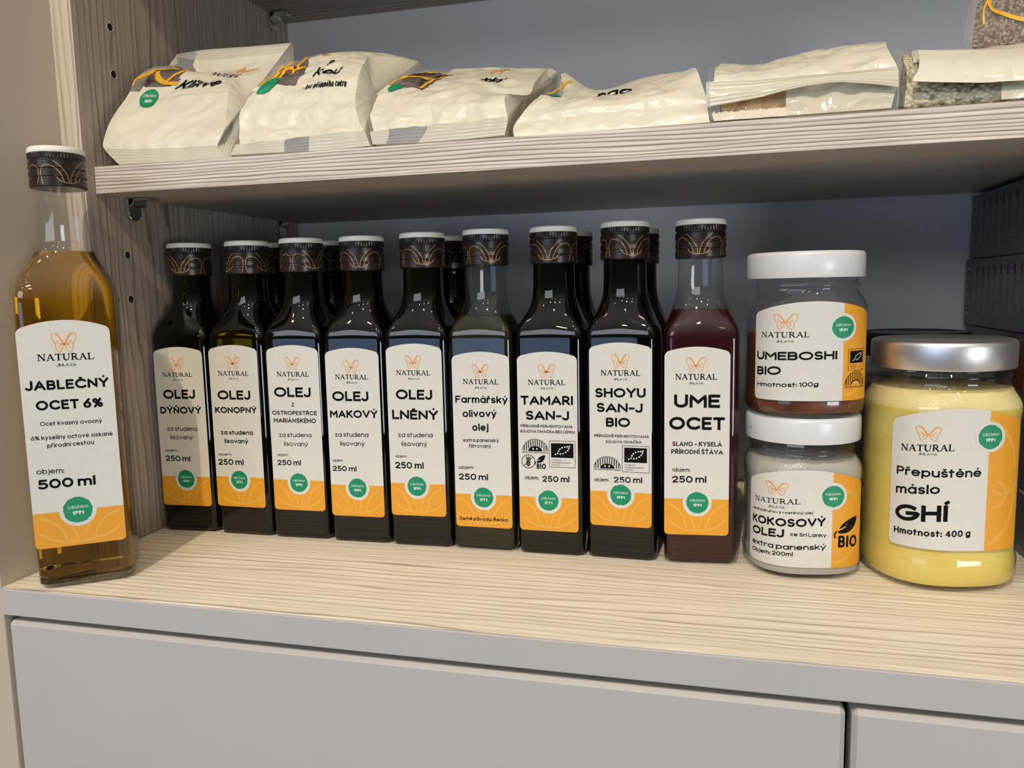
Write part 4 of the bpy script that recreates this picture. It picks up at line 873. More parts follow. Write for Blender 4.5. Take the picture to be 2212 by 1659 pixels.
# shelves
for z, lab in ((.2456, 'pale wood-grain shelf board carrying the bags of dried food'), (.4375, 'upper wood-grain shelf board at the top edge of the picture')):
    t = thing('shelf_board', lab, 'shelf', (XP + .0006, .455, z), group=None)
    b = MB(); b.box(0, XR - XP - .0012, .0008, YB - .455 - .001, 0, .0179); b.build('board', 'wood_shelf_grey' if z > .4 else 'wood_shelf', t)
    b = MB(); b.box(0, XR - XP - .0012, 0, .0008, 0, .0179); b.build('edge_band', 'wood_shelf', t)
# the lower shelf's underside and front share one grain

# metal shelf supports: rounded plate on the panel with a tongue under the shelf
def support(y, z, lab):
    t = thing('shelf_support', lab, 'shelf support', (XP + .0002, y, z), group='shelf supports on the side panel')
    prof = []
    n = 10
    prof += [(-.0068, 0), (-.0068, -.009)] + [(-.0068 * math.cos(a * math.pi / n), -.009 - .0068 * math.sin(a * math.pi / n)) for a in range(1, n)] + [(.0068, -.009), (.0068, 0)]
    p = MB()
    p.rings([[(.0004, yy, zz) for yy, zz in prof], [(.0030, yy, zz) for yy, zz in prof], [(.0034, yy * .93, zz * .97 - .0002) for yy, zz in prof]])
    p.build('plate', 'nickel', t, fixn=True)
    # curved neck then tongue
    g = MB(); rs = []
    for k in range(7):
        a = k / 6 * math.pi / 2
        x, zz = .003 + .005 * math.sin(a), -.0062 + .005 * (1 - math.cos(a))
        nx, nz = math.cos(a), -math.sin(a)
        rs.append([(x - nx * .0009, -.0066, zz - nz * .0009), (x - nx * .0009, .0066, zz - nz * .0009), (x + nx * .0009, .0066, zz + nz * .0009), (x + nx * .0009, -.0066, zz + nz * .0009)])
    rs.append([(.019, -.006, -.0003), (.019, .006, -.0003), (.019, .006, -.0021), (.019, -.006, -.0021)])
    rs[-2] = [(.008, -.0066, -.0003), (.008, .0066, -.0003), (.008, .0066, -.0021), (.008, -.0066, -.0021)]
    g.rings(rs); g.build('tongue', 'nickel', t, fixn=True)
support(.4875, .2455, 'small nickel shelf support under the front corner of the middle shelf')
support(.687, .2455, 'small nickel shelf support under the rear corner of the middle shelf')
support(.711 - .02, .4374, 'small nickel shelf support under the upper shelf near the back board')

# ------------------------------------------------------------------ bottles
def rsq(hw, r, per=12, flat=7):
    pts = []
    for c in range(4):
        a0 = -math.pi / 2 + c * math.pi / 2
        cx, cy = [(1, -1), (1, 1), (-1, 1), (-1, -1)][c]
        cx *= hw - r; cy *= hw - r
        arc = [(cx + r * math.cos(a0 + i / (per - 1) * math.pi / 2), cy + r * math.sin(a0 + i / (per - 1) * math.pi / 2)) for i in range(per)]
        pts += arc
        nc = [(1, 1), (-1, 1), (-1, -1), (1, -1)][c]
        a1 = a0 + math.pi / 2
        nx, ny = nc[0] * (hw - r) + r * math.cos(a1), nc[1] * (hw - r) + r * math.sin(a1)
        for i in range(1, flat): pts.append((arc[-1][0] + (nx - arc[-1][0]) * i / flat, arc[-1][1] + (ny - arc[-1][1]) * i / flat))
    return pts
def body_rings(prof, hw, r, inset=0.0):
    """prof: (z, half width, blend 0 square .. 1 round) in mm"""
    base = rsq(hw, r); out = []
    for z, w, bl in prof:
        w = max(w - inset, .2); k = w / hw
        ring = []
        for x, y in base:
            d = math.hypot(x, y); cx, cy = x / d * w, y / d * w
            ring.append((((x * k) * (1 - bl) + cx * bl) / 1000, ((y * k) * (1 - bl) + cy * bl) / 1000, z / 1000))
        out.append(ring)
    return out
P250 = [(0.0, 18.6, 0), (.35, 20.2, 0), (1.2, 21.6, 0), (3.0, 22.5, 0), (30, 22.6, 0), (90, 22.6, 0), (143, 22.6, 0), (146, 22.45, 0), (149, 22.0, .03), (152, 21.2, .10), (155, 20.1, .22), (158, 18.9, .38), (161, 17.6, .55), (164, 16.5, .72), (167, 15.5, .87), (170, 14.75, .96), (173, 14.3, 1), (178, 14.0, 1), (186, 13.85, 1), (194.5, 13.7, 1)]
P500 = [(0.0, 21.0, 0), (.4, 22.8, 0), (1.4, 24.4, 0), (3.4, 26.4, 0), (40, 26.6, 0), (120, 26.6, 0), (174, 26.6, 0), (178, 26.4, 0), (182, 25.8, .03), (186, 24.7, .10), (190, 23.1, .22), (194, 21.2, .40), (198, 19.2, .60), (202, 17.3, .78), (205, 16.2, .90), (208, 15.3, .97), (212, 14.6, 1), (218, 14.1, 1), (230, 13.7, 1), (242.5, 13.5, 1)]
def cut(prof, ztop, zbot=0):
    out = [p for p in prof if zbot <= p[0] < ztop]
    for a, b_ in zip(prof, prof[1:]):
        if a[0] < ztop <= b_[0]:
            t = (ztop - a[0]) / (b_[0] - a[0]); out.append(tuple(p + (q - p) * t for p, q in zip(a, b_)))
    return out

def lathe(mb, prof, n=96, mi=0, knurl=None, cap0=True, cap1=True):
    rs = []
    for r, z, *k in prof:
        ring = []
        for i in range(n):
            a = 2 * math.pi * i / n
            rr = r - (.28 if (k and k[0] and i % 2) else 0)
            ring.append((rr / 1000 * math.cos(a), rr / 1000 * math.sin(a), z / 1000))
        rs.append(ring)
    mb.rings(rs, cap0, cap1, mi)
CAPP = [(14.0, 0), (15.2, .05), (15.65, .6), (15.7, 4.4), (15.15, 5.0), (15.1, 5.7), (15.65, 6.3), (15.7, 9.2), (15.2, 9.9), (15.2, 10.5), (15.7, 11.2), (15.72, 15.4), (15.1, 16.1), (15.1, 16.7), (15.55, 17.1, 1), (15.6, 17.3, 1), (15.6, 20.1, 1), (15.3, 20.3, 1), (13.5, 20.3)]
def capr(z):
    for a, b_ in zip(CAPP, CAPP[1:]):
        if a[1] <= z <= b_[1] and b_[1] > a[1]: return a[0] + (b_[0] - a[0]) * (z - a[1]) / (b_[1] - a[1])
    return 15.7
def make_cap():
    s = MB(); lathe(s, CAPP, 120)
    f = lambda u, v, l: ((capr(v) + .08) / 1000 * math.cos(u / 15.7 - math.pi / 2), (capr(v) + .08) / 1000 * math.sin(u / 15.7 - math.pi / 2), v / 1000)
    pr = Print(f, s)
    for k in range(3):
        c = k * 2 * math.pi * 15.7 / 3
        pr.stroke([(c + x, y) for x, y in spline([(-7.6, 6.4), (-5, 3.4), (0, 2.2), (5, 3.4), (7.6, 6.4)], 8)], .5, 1, 0, maxlen=.5)
        for sg in (-1, 1):
            pr.stroke([(c + sg * x, y) for x, y in spline([(.4, 2.6), (1.6, 7.5), (5, 12.2), (8.5, 15)], 8)], .5, 1, 0, maxlen=.5)
            pr.stroke([(c + sg * x, y) for x, y in spline([(3.2, 3.2), (5, 8), (8.5, 11.6), (12.5, 12.6), (15.2, 10.6), (15.6, 6), (14.6, 1.4)], 8)], .5, 1, 0, maxlen=.5)
    o = s.build('screw_cap', ['cap_black', 'gold'], None, smooth=35)
    w = MB(); lathe(w, [(13.5, 20.3), (15.35, 20.3, 1), (15.6, 20.8, 1), (15.6, 22.3, 1), (15.3, 23.3), (14.4, 23.9), (12.5, 24.1), (.4, 24.1)], 120)
    c = w.build('cap_disc', 'cap_white', o, smooth=35); c['label'] = 'cream ribbed cap top'
    return o
CAP = make_cap()
CAPUSED = [False]
def put_cap(t, z, rz):
    c = CAP if not CAPUSED[0] else copy_tree(CAP)
    CAPUSED[0] = True
    c.parent = t; c.location = (0, 0, z / 1000); c.rotation_euler = (0, 0, math.radians(rz))

def bottle(key, x, y, rz, label, glass, liquid=None, ltop=None, prof=P250, hw=22.6, r=5.2, capz=193.8, caprot=0, group='250 ml bottles in a row'):
    t = thing('glass_bottle', label, 'bottle', (x, y, 0), rz, group)
    g = MB(); g.rings(body_rings(prof, hw, r), True, False)
    g.build('bottle_glass', glass, t, smooth=40)
    if liquid:
        if liquid == 'vinegar': lp = [(5.9, hw - 3, 0), (6.4, hw - 1.4, 0), (7.4, hw - .6, 0), (9, hw - .1, 0)] + [p for p in cut(prof, ltop) if p[0] > 9]
        else: lp = [(p[0] + (1.6 if i == 0 else (1.2 if p[0] < 5 else 0)), p[1], p[2]) for i, p in enumerate(cut(prof, ltop))]
        l = MB(); l.rings(body_rings(lp, hw, r, .9 if liquid != 'vinegar' else .25), True, True)
        l.build('liquid', liquid, t, smooth=40)
        if liquid == 'vinegar':
            gb = MB(); gb.rings(body_rings([(z * .96 + .25, w - .3, q) for z, w, q in cut(prof, 5.5)], hw, r), True, True)
            gb.build('glass_base', 'base_glass', t, smooth=40)
    put_cap(t, capz, caprot)
    if key:
        off = hw / 1000
        pr = Print(lambda u, v, k: (u / 1000, -off - (.16 + .055 * k) / 1000, v / 1000))
        bottle_label(pr, key, key == 'big')
        pr.mb.build('paper_label', LABEL_MATS, t)
    return t

DARK = 'dark oil bottle labelled '
rows = [('dyn', -.382, 3.5, 'OLEJ DÝŇOVÝ, first in the row beside the panel', 'black_glass', None, None, 5),
        ('kon', -.3333, 0, 'OLEJ KONOPNÝ, second in the row from the wood panel', 'black_glass', None, None, -35),
        ('ostro', -.2888, 2, 'OLEJ Z OSTROPESTŘCE MARIÁNSKÉHO', 'black_glass', None, None, 60),
        ('mak', -.2418, 2, 'OLEJ MAKOVÝ', 'black_glass', None, None, 15),
        ('lnen', -.1963, 2, 'OLEJ LNĚNÝ', 'black_glass', None, None, 22),
        ('farm', -.1506, 0, None, 'green_glass', 'olive_liquid', 158.5, 28),
        ('tam', -.1041, 0, None, 'black_glass', None, None, 118),
        ('shoyu', -.057, -2, None, 'black_glass', None, None, 25),
        ('ume', -.0095, 5, None, 'clear_glass', 'ume_liquid', 160.6, -8)]
LB = {'farm': 'green olive oil bottle with clear neck, label reading Farmářský olivový olej',
      'tam': 'dark sauce bottle whose label starts with TAMARI',
      'shoyu': 'dark sauce bottle whose label starts with SHOYU',
      'ume': 'clear bottle of dark red vinegar labelled UME OCET, right end of the row'}
CD = dict(dyn=3.2, kon=3.3, ostro=2.9, mak=3.2, lnen=2.5, farm=2.0, tam=2.0, shoyu=.7, ume=1.2)
for k, x, rz, nm, gl, lq, lt, cr in rows:
    bottle(k, x, .5156, rz, LB.get(k) or DARK + nm, gl, lq, lt, caprot=cr, capz=193.8 - CD[k])
bottle('big', -.389, .4055, 36.5, 'tall 500 ml bottle of amber apple vinegar standing alone at the front left', 'clear_glass', 'vinegar', 204, P500, 26.6, 7.5, 241.8, 30, None)
BK = [(-.3405, 'dark capped bottle behind the gap between OLEJ KONOPNÝ and OLEJ Z OSTROPESTŘCE'),
      (-.2914, 'dark capped bottle behind the gap between OLEJ Z OSTROPESTŘCE and OLEJ MAKOVÝ'),
      (-.193, 'dark capped bottle standing behind the gap between OLEJ LNĚNÝ and the olive oil'),
      (-.1011, 'dark capped bottle standing behind the right side of the TAMARI bottle'),
      (-.0541, 'dark capped bottle standing behind the right side of the SHOYU bottle')]
for i, (x, lab) in enumerate(BK):
    bottle(None, x, .5628, 0, lab, 'black_glass', caprot=i * 47, capz=191.5, group='bottles in the second row')

# ------------------------------------------------------------------ jars
def sq_r(phi, R, e, rot):
    c, s = abs(math.cos(phi - rot)), abs(math.sin(phi - rot))
    return R / (c ** e + s ** e) ** (1 / e)
def jar_rings(prof, R, e, rot, inset=0, n=96):
    out = []
    for z, k, bl in prof:
        ring = []
        for i in range(n):
            ph = 2 * math.pi * i / n
            rr = (sq_r(ph, R, e, rot) * (1 - bl) + R * bl) * k - inset
            ring.append((rr / 1000 * math.cos(ph), rr / 1000 * math.sin(ph), z / 1000))
        out.append(ring)
    return out
def jar(key, name, x, y, z, R, e, rot, prof, fill, lidz, lid, lidmat, label, group=None, rz=0):
    t = thing(name, label, 'jar', (x, y, z), rz, group)
    rot = math.radians(rot)
    g = MB(); g.rings(jar_rings(prof, R, e, rot), True, False)
    g.build('jar_glass', 'jar_glass', t, smooth=50)
    for fname, fmat, z0, z1, wob in fill:
        fp = [p for p in cut(prof, z1) if p[0] >= z0]
        if not fp or fp[0][0] > z0:
            lo = cut(prof, z0); fp = [lo[-1]] + fp
        rs = jar_rings(fp, R, e, rot, 1.0)
        if wob:
            rs[-1] = [(px, py, pz + .0012 * noise.noise(Vector((px * 120, py * 120, wob)))) for px, py, pz in rs[-1]]
        cx = [tuple(sum(c) / len(rs[-1]) for c in zip(*rs[-1]))]
        f = MB(); f.rings(rs, True, True)
        f.build(fname, fmat, t, smooth=50)
    l = MB(); lathe(l, lid, 96); l.build('screw_lid', lidmat, t, smooth=40).location = (0, 0, lidz / 1000)
    if key == 'coco':   # small printed mark on the lid rim
        pl = Print(lambda u, v, k: ((R + .03) / 1000 * math.cos(u / R - math.pi / 2), (R + .03) / 1000 * math.sin(u / R - math.pi / 2), (lidz + v) / 1000))
        pl.rect(-41.2, -38.6, 6.6, 7.0, 0, 0, .8)
        for dv in (4.9, 8.2): pl.rect(-40.3, -39.5, dv, dv + .5, 0, 0, .8)
        pl.mb.build('lid_mark', 'black', t)
    if key:
        z00 = z * 1000
        def f(u, v, k):
            ph = u / R - math.pi / 2
            rr = sq_r(ph, R, e, rot) + .12 + .05 * k
            return (rr / 1000 * math.cos(ph), rr / 1000 * math.sin(ph), (v - z00) / 1000)
        pr = Print(f); jar_label(pr, key); pr.mb.build('paper_label', LABEL_MATS, t)
    return t
JP = [(0, .86, 0), (.4, .915, 0), (1.6, .955, 0), (4, .985, 0), (7, 1, 0), (12, 1, 0), (13.5, .985, 0), (15, .98, 0), (35, .98, 0), (56, .98, 0), (58, .99, 0), (60, 1, 0), (64, 1.0, 0), (67, .985, .1), (69.5, .955, .3), (72, .92, .6), (74, .895, .9), (75.5, .89, 1), (76.8, .915, 1), (77.8, .915, 1), (79, .885, 1), (83, .885, 1), (92, .885, 1)]
LID = [(32.6, 0), (33.6, .15), (33.9, .8), (33.9, 12.6), (33.6, 14.2), (32.6, 15.2), (31.6, 15.4), (30.6, 15.1), (29.8, 14.9), (.4, 14.9)]
jar('coco', 'coconut_oil_jar', .053, .5115, 0, 33.9, 2.6, -80, JP, [('coconut_fat', 'coconut', 3.2, 70.5, 3.1)], 81.6, LID, 'lid_white', 'jar of white coconut fat with white lid standing on the worktop', 'stacked jars with white lids')
jar('umeb', 'umeboshi_jar', .0525, .5115, .0970, 33.9, 2.6, -80, JP, [('pickled_plums', 'umeboshi', 3.2, 49, 9.7)], 81.6, LID, 'lid_white', 'jar of red-brown UMEBOSHI stacked on the lid of the coconut jar', 'stacked jars with white lids')
GP = [(0, .85, 0), (.5, .905, 0), (2, .95, 0), (5, .985, 0), (8, 1, 0), (16, 1, 0), (18, .99, 0), (20, .985, 0), (60, .985, 0), (98, .985, 0), (100, .995, 0), (103, 1.0, 0), (106, .995, .05), (109, .97, .2), (112, .935, .45), (115, .90, .75), (117, .885, .95), (119, .885, 1), (121, .905, 1), (122.2, .905, 1), (123.5, .875, 1), (127, .875, 1), (138, .875, 1)]
GLID = [(36.6, 0), (37.9, .2), (38.4, .9), (38.5, 13.6), (38.2, 15.2), (37.0, 16.2), (35.6, 16.5), (34.2, 16.2), (33.2, 15.6), (.4, 15.6)]
jar('ghee', 'ghee_jar', .1302, .5125, 0, 40.3, 2.5, -77, GP, [('clarified_butter', 'ghee', 3.6, 104, 0), ('butter_foam', 'ghee_top', 104, 113.5, 5.5)], 125.4, GLID, 'lid_silver', 'large jar of yellow GHÍ butter with a silver lid')
jar(None, 'dark_lid_jar', .1365, .612, 0, 37.5, 2.5, -90, [(z * .985, k, b_) for z, k, b_ in GP], [('dark_filling', 'dried', 3.6, 108, 0)], 124, [(r * .96, z) for r, z in GLID], 'lid_dark', 'jar with a dark lid standing behind the silver-lidded butter jar')

# ------------------------------------------------------------------ cartons
def carton(x, y0, y1, z0, z1, rz, label, kind, wx=.11):
    t = thing('cardboard_carton', label, 'carton', (x, y1, z0), rz, 'charcoal cartons stacked at the right')
    L, H = y1 - y0, z1 - z0
    b = MB(); b.box(0, wx, -L, 0, 0.0002, H - .0003); b.build('carton_body', 'card_dark', t, bevel=.0007)
    pr = Print(lambda u, v, k: (-(.06 + .05 * k) / 1000, -u / 1000, v / 1000))     # u runs towards the viewer
    Hm = H * 1000; rng = random.Random(int(z0 * 1e4))
    # bar code near the back edge
    pr.rect(5.5, 10, Hm * .16, Hm * .86, 0, 1)
    vv = Hm * .17
    while vv < Hm * .84:
        w = rng.choice((.5, .9, 1.3)); pr.rect(6.2, 10.01, vv, vv + w, 1, 2); vv += w + rng.choice((.6, 1.0, 1.5))
    u = 22
    for c in range(9):
        for q in range(4):
            uu = u + q * 1.7; tot = Hm * (.80 - .0 * q); low = Hm * rng.uniform(.16, .42); v = tot
            while v > low:
                w = rng.uniform(.8, 2.6); pr.rect(uu, uu + .62, max(low, v - w), v, 0, 1); v -= w + .55
        pr.poly([(u + 8.6 + 1.5 * math.cos(a * math.pi / 8), Hm * .82 + (1.5 * math.sin(a * math.pi / 8)) + (2.2 if a < 8 else -2.2)) for a in range(16)], 1 if kind == 'plain' and c < 7 else 2, 1)
        u += 13.5
    if kind == 'round':
        pr.poly([(105 + 26 * math.cos(a * math.pi / 20), Hm * .45 + Hm * .52 * math.sin(a * math.pi / 20)) for a in range(40)], 3, 3)
    pr.mb.build('side_print', ['card_print', 'card_black', 'card_red', 'card_rust'], t)
ZS = [0, .0400, .0905, .1400, .1922, .2425]
CL = ['charcoal carton standing on the worktop, bottom of the stack at the right edge', 'charcoal carton with a rust round print, second from the worktop in the stack', 'charcoal carton in the middle of the stack behind the silver lid',
      'charcoal carton with fine print and red marks, second from the top of the stack', 'charcoal carton with fine print on top of the stack under the shelf']
CX = [.1905, .1925, .1985, .1965, .1985]
for i in range(5):
    carton(CX[i], .478, .718 - .001 * i, ZS[i], ZS[i + 1], (0, .3, .2, -.4, .2)[i], CL[i], 'round' if i in (0, 1, 2) else 'plain')
# ------------------------------------------------------------------ bags of dried food on the shelf
SHZ = .2635
def cr(p, t):
    """Catmull-Rom through list p at parameter 0..1"""
    n = len(p) - 1; x = min(max(t, 0), 1) * n; i = min(int(x), n - 1); f = x - i
    g = lambda j: p[min(max(j, 0), n)]
    a, b_, c, d = g(i - 1), g(i), g(i + 1), g(i + 2)
    return tuple(.5 * (2 * q + (r - p_) * f + (2 * p_ - 5 * q + 4 * r - s) * f * f + (3 * q - p_ - 3 * r + s) * f ** 3) for p_, q, r, s in zip(a, b_, c, d))
class Sheet:
    """smooth surface through a table of points, with fine creases"""
    def __init__(s, rows, nu=44, nv=64, crease=.9, seed=0, fade=True):
        s.nu, s.nv = nu, nv
        s.P = []
        for j in range(nv + 1):
            v = j / nv
            colrows = [[r[c] for r in rows] for c in range(len(rows[0]))]
            ctl = [cr(col, v) for col in colrows]
            s.P.append([Vector(cr(ctl, i / nu)) / 1000 for i in range(nu + 1)])
        Q = [[None] * (nu + 1) for _ in range(nv + 1)]
        for j in range(nv + 1):
            for i in range(nu + 1):
                n = s.nrm(i, j); p = s.P[j][i]
                q = p * 1000 / 16 + Vector((seed * 7.1, 0, 0))
                d = crease * (.45 - abs(noise.noise(q)) * 1.9) + crease * .5 * (.4 - abs(noise.noise(q * 2.3)) * 1.7)
                e = min(1, 6 * j / nv, 8 * (1 - j / nv), 1.0)
                e = min(e, .25 + 5 * i / nu, .25 + 5 * (1 - i / nu)) if fade else e
                Q[j][i] = p + n * d * e / 1000
        s.P = Q
    def nrm(s, i, j):
        a = s.P[j][min(i + 1, s.nu)] - s.P[j][max(i - 1, 0)]
        b_ = s.P[min(j + 1, s.nv)][i] - s.P[max(j - 1, 0)][i]
        n = a.cross(b_)
        return n.normalized() if n.length > 0 else Vector((0, -1, 0))
    def at(s, u, v, off=0):
        x, y = min(max(u, 0), 1) * s.nu, min(max(v, 0), 1) * s.nv
        i, j = min(int(x), s.nu - 1), min(int(y), s.nv - 1); f, g = x - i, y - j
        p = (s.P[j][i] * (1 - f) + s.P[j][i + 1] * f) * (1 - g) + (s.P[j + 1][i] * (1 - f) + s.P[j + 1][i + 1] * f) * g
        return p + s.nrm(i, j) * off

def bag(key, label, matf, mats, base, crease=.9, content=None, closed=True, nu=44, nv=66):
    """body sheet, its back and underside; matf(u, v) picks the film"""
    rows = BAGS[key]
    sh = Sheet(rows, nu, nv, crease, ord(key[1]))
    t = thing('food_bag', label, 'bag', base, 0, 'bags of dried food on the middle shelf')
    o = Vector(base)
    mb = MB(); mb.uv = {}
    def grid(mbx, shrink=0.0, full=True, one=None):
        G_ = []
        cen = sum((sh.P[j][i] for j in range(0, nv + 1, 6) for i in range(0, nu + 1, 6)), Vector()) / len([1 for j in range(0, nv + 1, 6) for i in range(0, nu + 1, 6)])
        for j in range(nv + 1): G_.append([sh.P[j][i] for i in range(nu + 1)])
        if closed:
            last = G_[-1]; first = G_[0]
            G_.append([p + Vector((0, .0025, -.002)) for p in last])
            for h in (.7, .4, .12):
                G_.append([Vector((p.x * .5 + f.x * .5 if h < .2 else p.x, p.y + .004 * (1 - h), SHZ + .0012 + (p.z - SHZ) * h)) for p, f in zip(last, first)])
            for k in (.75, .5, .25, .06):
                G_.append([Vector((f.x + (p.x - f.x) * k * .5, f.y + (p.y - f.y) * k, SHZ + .0007)) for p, f in zip(last, first)])
        if shrink:
            G_ = [[p + (Vector((cen.x + (p.x - cen.x) * .2, cen.y, max(SHZ + .004, cen.z * .6 + p.z * .4))) - p) * shrink for p in r] for r in G_]
        return G_
    G_ = grid(mb)
    m_ = len(G_)
    for j in range(m_):
        for i in range(nu + 1):
            mb.v.append(tuple(G_[j][i] - o)); mb.uv[len(mb.v) - 1] = (i / nu, j / nv * 10)
    W_ = nu + 1
    for j in range(m_ if closed else m_ - 1):
        for i in range(nu):
            j2 = (j + 1) % m_
            mb.f.append((j * W_ + i, j * W_ + i + 1, j2 * W_ + i + 1, j2 * W_ + i))
            v = j / nv if j < nv else (1.0 if j < nv + 2 else (.9 if j < nv + 5 else .3))
            mb.m.append(matf((i + .5) / nu, v))
    if closed:
        for i, rev in ((0, True), (nu, False)):
            ring = [j * W_ + i for j in range(m_)]
            c = sum((Vector(mb.v[q]) for q in ring), Vector()) / len(ring)
            mb.v.append(tuple(c)); ci = len(mb.v) - 1
            for a in range(m_):
                b2 = (a + 1) % m_
                mb.f.append((ring[a], ring[b2], ci) if not rev else (ring[b2], ring[a], ci)); mb.m.append(matf(i / nu, min(.45, a / nv)))
    body = mb.build('bag_film', mats, t, smooth=60)
    if content:
        cmat, k, vmax, u0, u1 = content
        c = MB(); G2 = grid(c, .17)
        jm = int(nv * vmax); ia, ib = int(nu * u0), int(nu * u1)
        top = [G2[j] for j in range(0, jm + 1, 2)]
        W2 = ib - ia + 1
        for r in top:
            for i in range(ia, ib + 1): c.v.append(tuple(r[i] - o + Vector((0, .0012, 0))))
        yb = max(q.y for q in top[-1]) + .004
        bot = [[Vector((q.x, q.y + (yb - q.y) * f + .002, SHZ + .0018 + (q.z - SHZ) * (1 - f) * .8)) for q in top[-1]] for f in (.3, .8, 1)]
        bot.append([Vector((q.x, q.y + .004, SHZ + .0016)) for q in top[0]])
        for r in bot:
            for i in range(ia, ib + 1): c.v.append(tuple(r[i] - o))
        nr = len(top) + len(bot)
        for j in range(nr):
            for i in range(W2 - 1):
                j2 = (j + 1) % nr
                c.f.append((j * W2 + i, j * W2 + i + 1, j2 * W2 + i + 1, j2 * W2 + i)); c.m.append(0)
        for i in (0, W2 - 1):
            c.f.append(tuple(j * W2 + i for j in (range(nr) if i else reversed(range(nr))))); c.m.append(0)
        c.build(k, cmat, t, smooth=60)['kind'] = 'stuff' if k.endswith('seeds') else ''
    pr = Print(lambda u, v, l: tuple(sh.at(u, v, (.35 + .12 * l) / 1000) - o))
    return t, sh, pr

BM = ['bag_cream', 'bag_clear', 'bag_seal', 'bag_seal_clear', 'bag_milky']
CREAM, CLEAR, SEAL, SEALC, MILKY = range(5)
PM = ['black', 'green', 'white_ink', 'yellow_print', 'rust']
class BagPrint(Print):
    """print whose units are millimetres on a bag sheet"""
    def __init__(s, sh, o, uc, vc, ang=0, vs=1.6):
        a, b_ = sh.at(uc - .04, vc), sh.at(uc + .04, vc); mu = (b_ - a).length * 1000 / .08
        a, b_ = sh.at(uc, vc - .03), sh.at(uc, vc + .03); mv = (b_ - a).length * 1000 / .06
        ca, sa = math.cos(math.radians(ang)), math.sin(math.radians(ang)); ov = Vector(o)
        def f(x, y, l):
            y *= vs; x, y = x * ca - y * sa, x * sa + y * ca
            return tuple(sh.at(uc + x / mu, vc + y / mv, (.4 + .1 * l) / 1000) - ov)
        Print.__init__(s, f)
def bag_print(t, name, pr): return pr.mb.build(name, PM, t)
def ystroke(t, sh, base, lines, w=.022):
    pr = Print(lambda u, v, l: tuple(sh.at(u / 100, v / 100, .0004) - Vector(base)))
    for L in lines: pr.stroke([(a * 100, b_ * 100) for a, b_ in spline(L, 5)], w * 100, 3, 0, maxlen=1.5)
    pr.mb.build('printed_leaf_lines', PM, t)

# 1 cranberries
B1 = (-.355, .461, SHZ)
def m1(u, v):
    if v < .11: return SEAL
    if v > .93: return SEAL if u > .26 else SEALC
    if u < .13 - .1 * (v - .5) and .5 < v < .9: return CLEAR
    if v > .56 and u < .40 - abs(v - .60) * .1 and v < .80: return CLEAR
    if v >= .80 and u < .24: return CLEAR
    return CREAM
t, sh, pr = bag('b1', 'cream food bag reading Klikve lying at the left end of the shelf against the panel', m1, BM, B1, 1.3, ('dried', 'dried_cranberries', .84, .02, .48))
ystroke(t, sh, B1, [[(.02, .55), (.03, .60), (.10, .665), (.22, .73)], [(.05, .60), (.13, .675), (.20, .63), (.34, .585), (.42, .60)], [(.30, .60), (.36, .68), (.42, .77)], [(.10, .665), (.2, .70), (.34, .74)]], .028)
p = BagPrint(sh, B1, .25, .475)
p.disc(0, 0, 6.6, 1, 1, .05, 40, 4); p.text('založeno', -4.8, 4.8, .8, .8, 1.9, .11, 2, 2); p.text('1991', -2.6, 2.6, -2.8, -2.8, 2.0, .22, 2, 2); bag_print(t, 'round_seal', p)
p = BagPrint(sh, B1, .64, .545, 2); p.text('Klikve', -15, 15, 0, 0, 7.6, .17, 0, 1, .25); bag_print(t, 'product_name', p)
p = BagPrint(sh, B1, .74, .70); serif_word(p, 'NATURAL', -10, 12, 0, 0, 3.2, 0, 1); butterfly(p, -5, 6, 4.5, 13, .6, 4, 1); bag_print(t, 'logo_print', p)

# 2 no added sugar
B2 = (-.26, .461, SHZ)
def m2(u, v):
    if v < .12: return SEAL if not .42 < u < .56 else SEALC
    if u < .07 and v < .55: return CLEAR
    if v > .58 and u < .40 - .9 * (v - .62) ** 2: return CLEAR
    return CREAM
t, sh, pr = bag('b2', 'puffy cream food bag printed bez přidaného cukru, second from the left', m2, BM, B2, 2.0, ('dried', 'dried_fruit', .92, .03, .5))
ystroke(t, sh, B2, [[(.0, .60), (.06, .72), (.14, .80)], [(.06, .60), (.10, .70), (.22, .80), (.34, .86)], [(.12, .62), (.18, .74), (.30, .74), (.38, .72)], [(.2, .66), (.3, .80), (.36, .92)]], .026)
p = BagPrint(sh, B2, .17, .565); p.disc(0, 2, 6.0, 1, 1, .05, 40, 5); bag_print(t, 'round_seal', p)
p = BagPrint(sh, B2, .70, .545, -1); p.text('- bez přidaného cukru', -17, 15, 0, 0, 3.3, .17, 0, 1); bag_print(t, 'side_note', p)
p = BagPrint(sh, B2, .66, .63, -1); p.text('kou', -10, 9, 0, 0, 6.4, .2, 0, 1, .2); p.text('p', -4, 0, 9, 9, 5.2, .2, 0, 1, .2); bag_print(t, 'product_name', p)

# 3
B3 = (-.165, .461, SHZ)
def m3(u, v):
    if v < .12: return SEAL if not .15 < u < .42 else SEALC
    if u < .05 and v < .5: return CLEAR
    if .60 < v and u < .40 - .5 * abs(v - .7): return CLEAR
    return CREAM
t, sh, pr = bag('b3', 'cream food bag with letters ending in ky, third from the left', m3, BM, B3, 1.8, ('dried', 'dried_fruit', .90, .03, .48))
ystroke(t, sh, B3, [[(.04, .60), (.10, .72), (.2, .86)], [(.08, .70), (.2, .74), (.33, .72)], [(.12, .78), (.24, .84), (.36, .82)], [(.3, .62), (.36, .72), (.42, .80)]], .024)
p = BagPrint(sh, B3, .13, .585); p.disc(0, 0, 4.5, 1, 1, .05, 40, 6); bag_print(t, 'round_seal', p)
p = BagPrint(sh, B3, .70, .68, 0); p.text('xky', 0, 14, 0, 0, 6.4, .2, 0, 1, .2); bag_print(t, 'product_name', p)
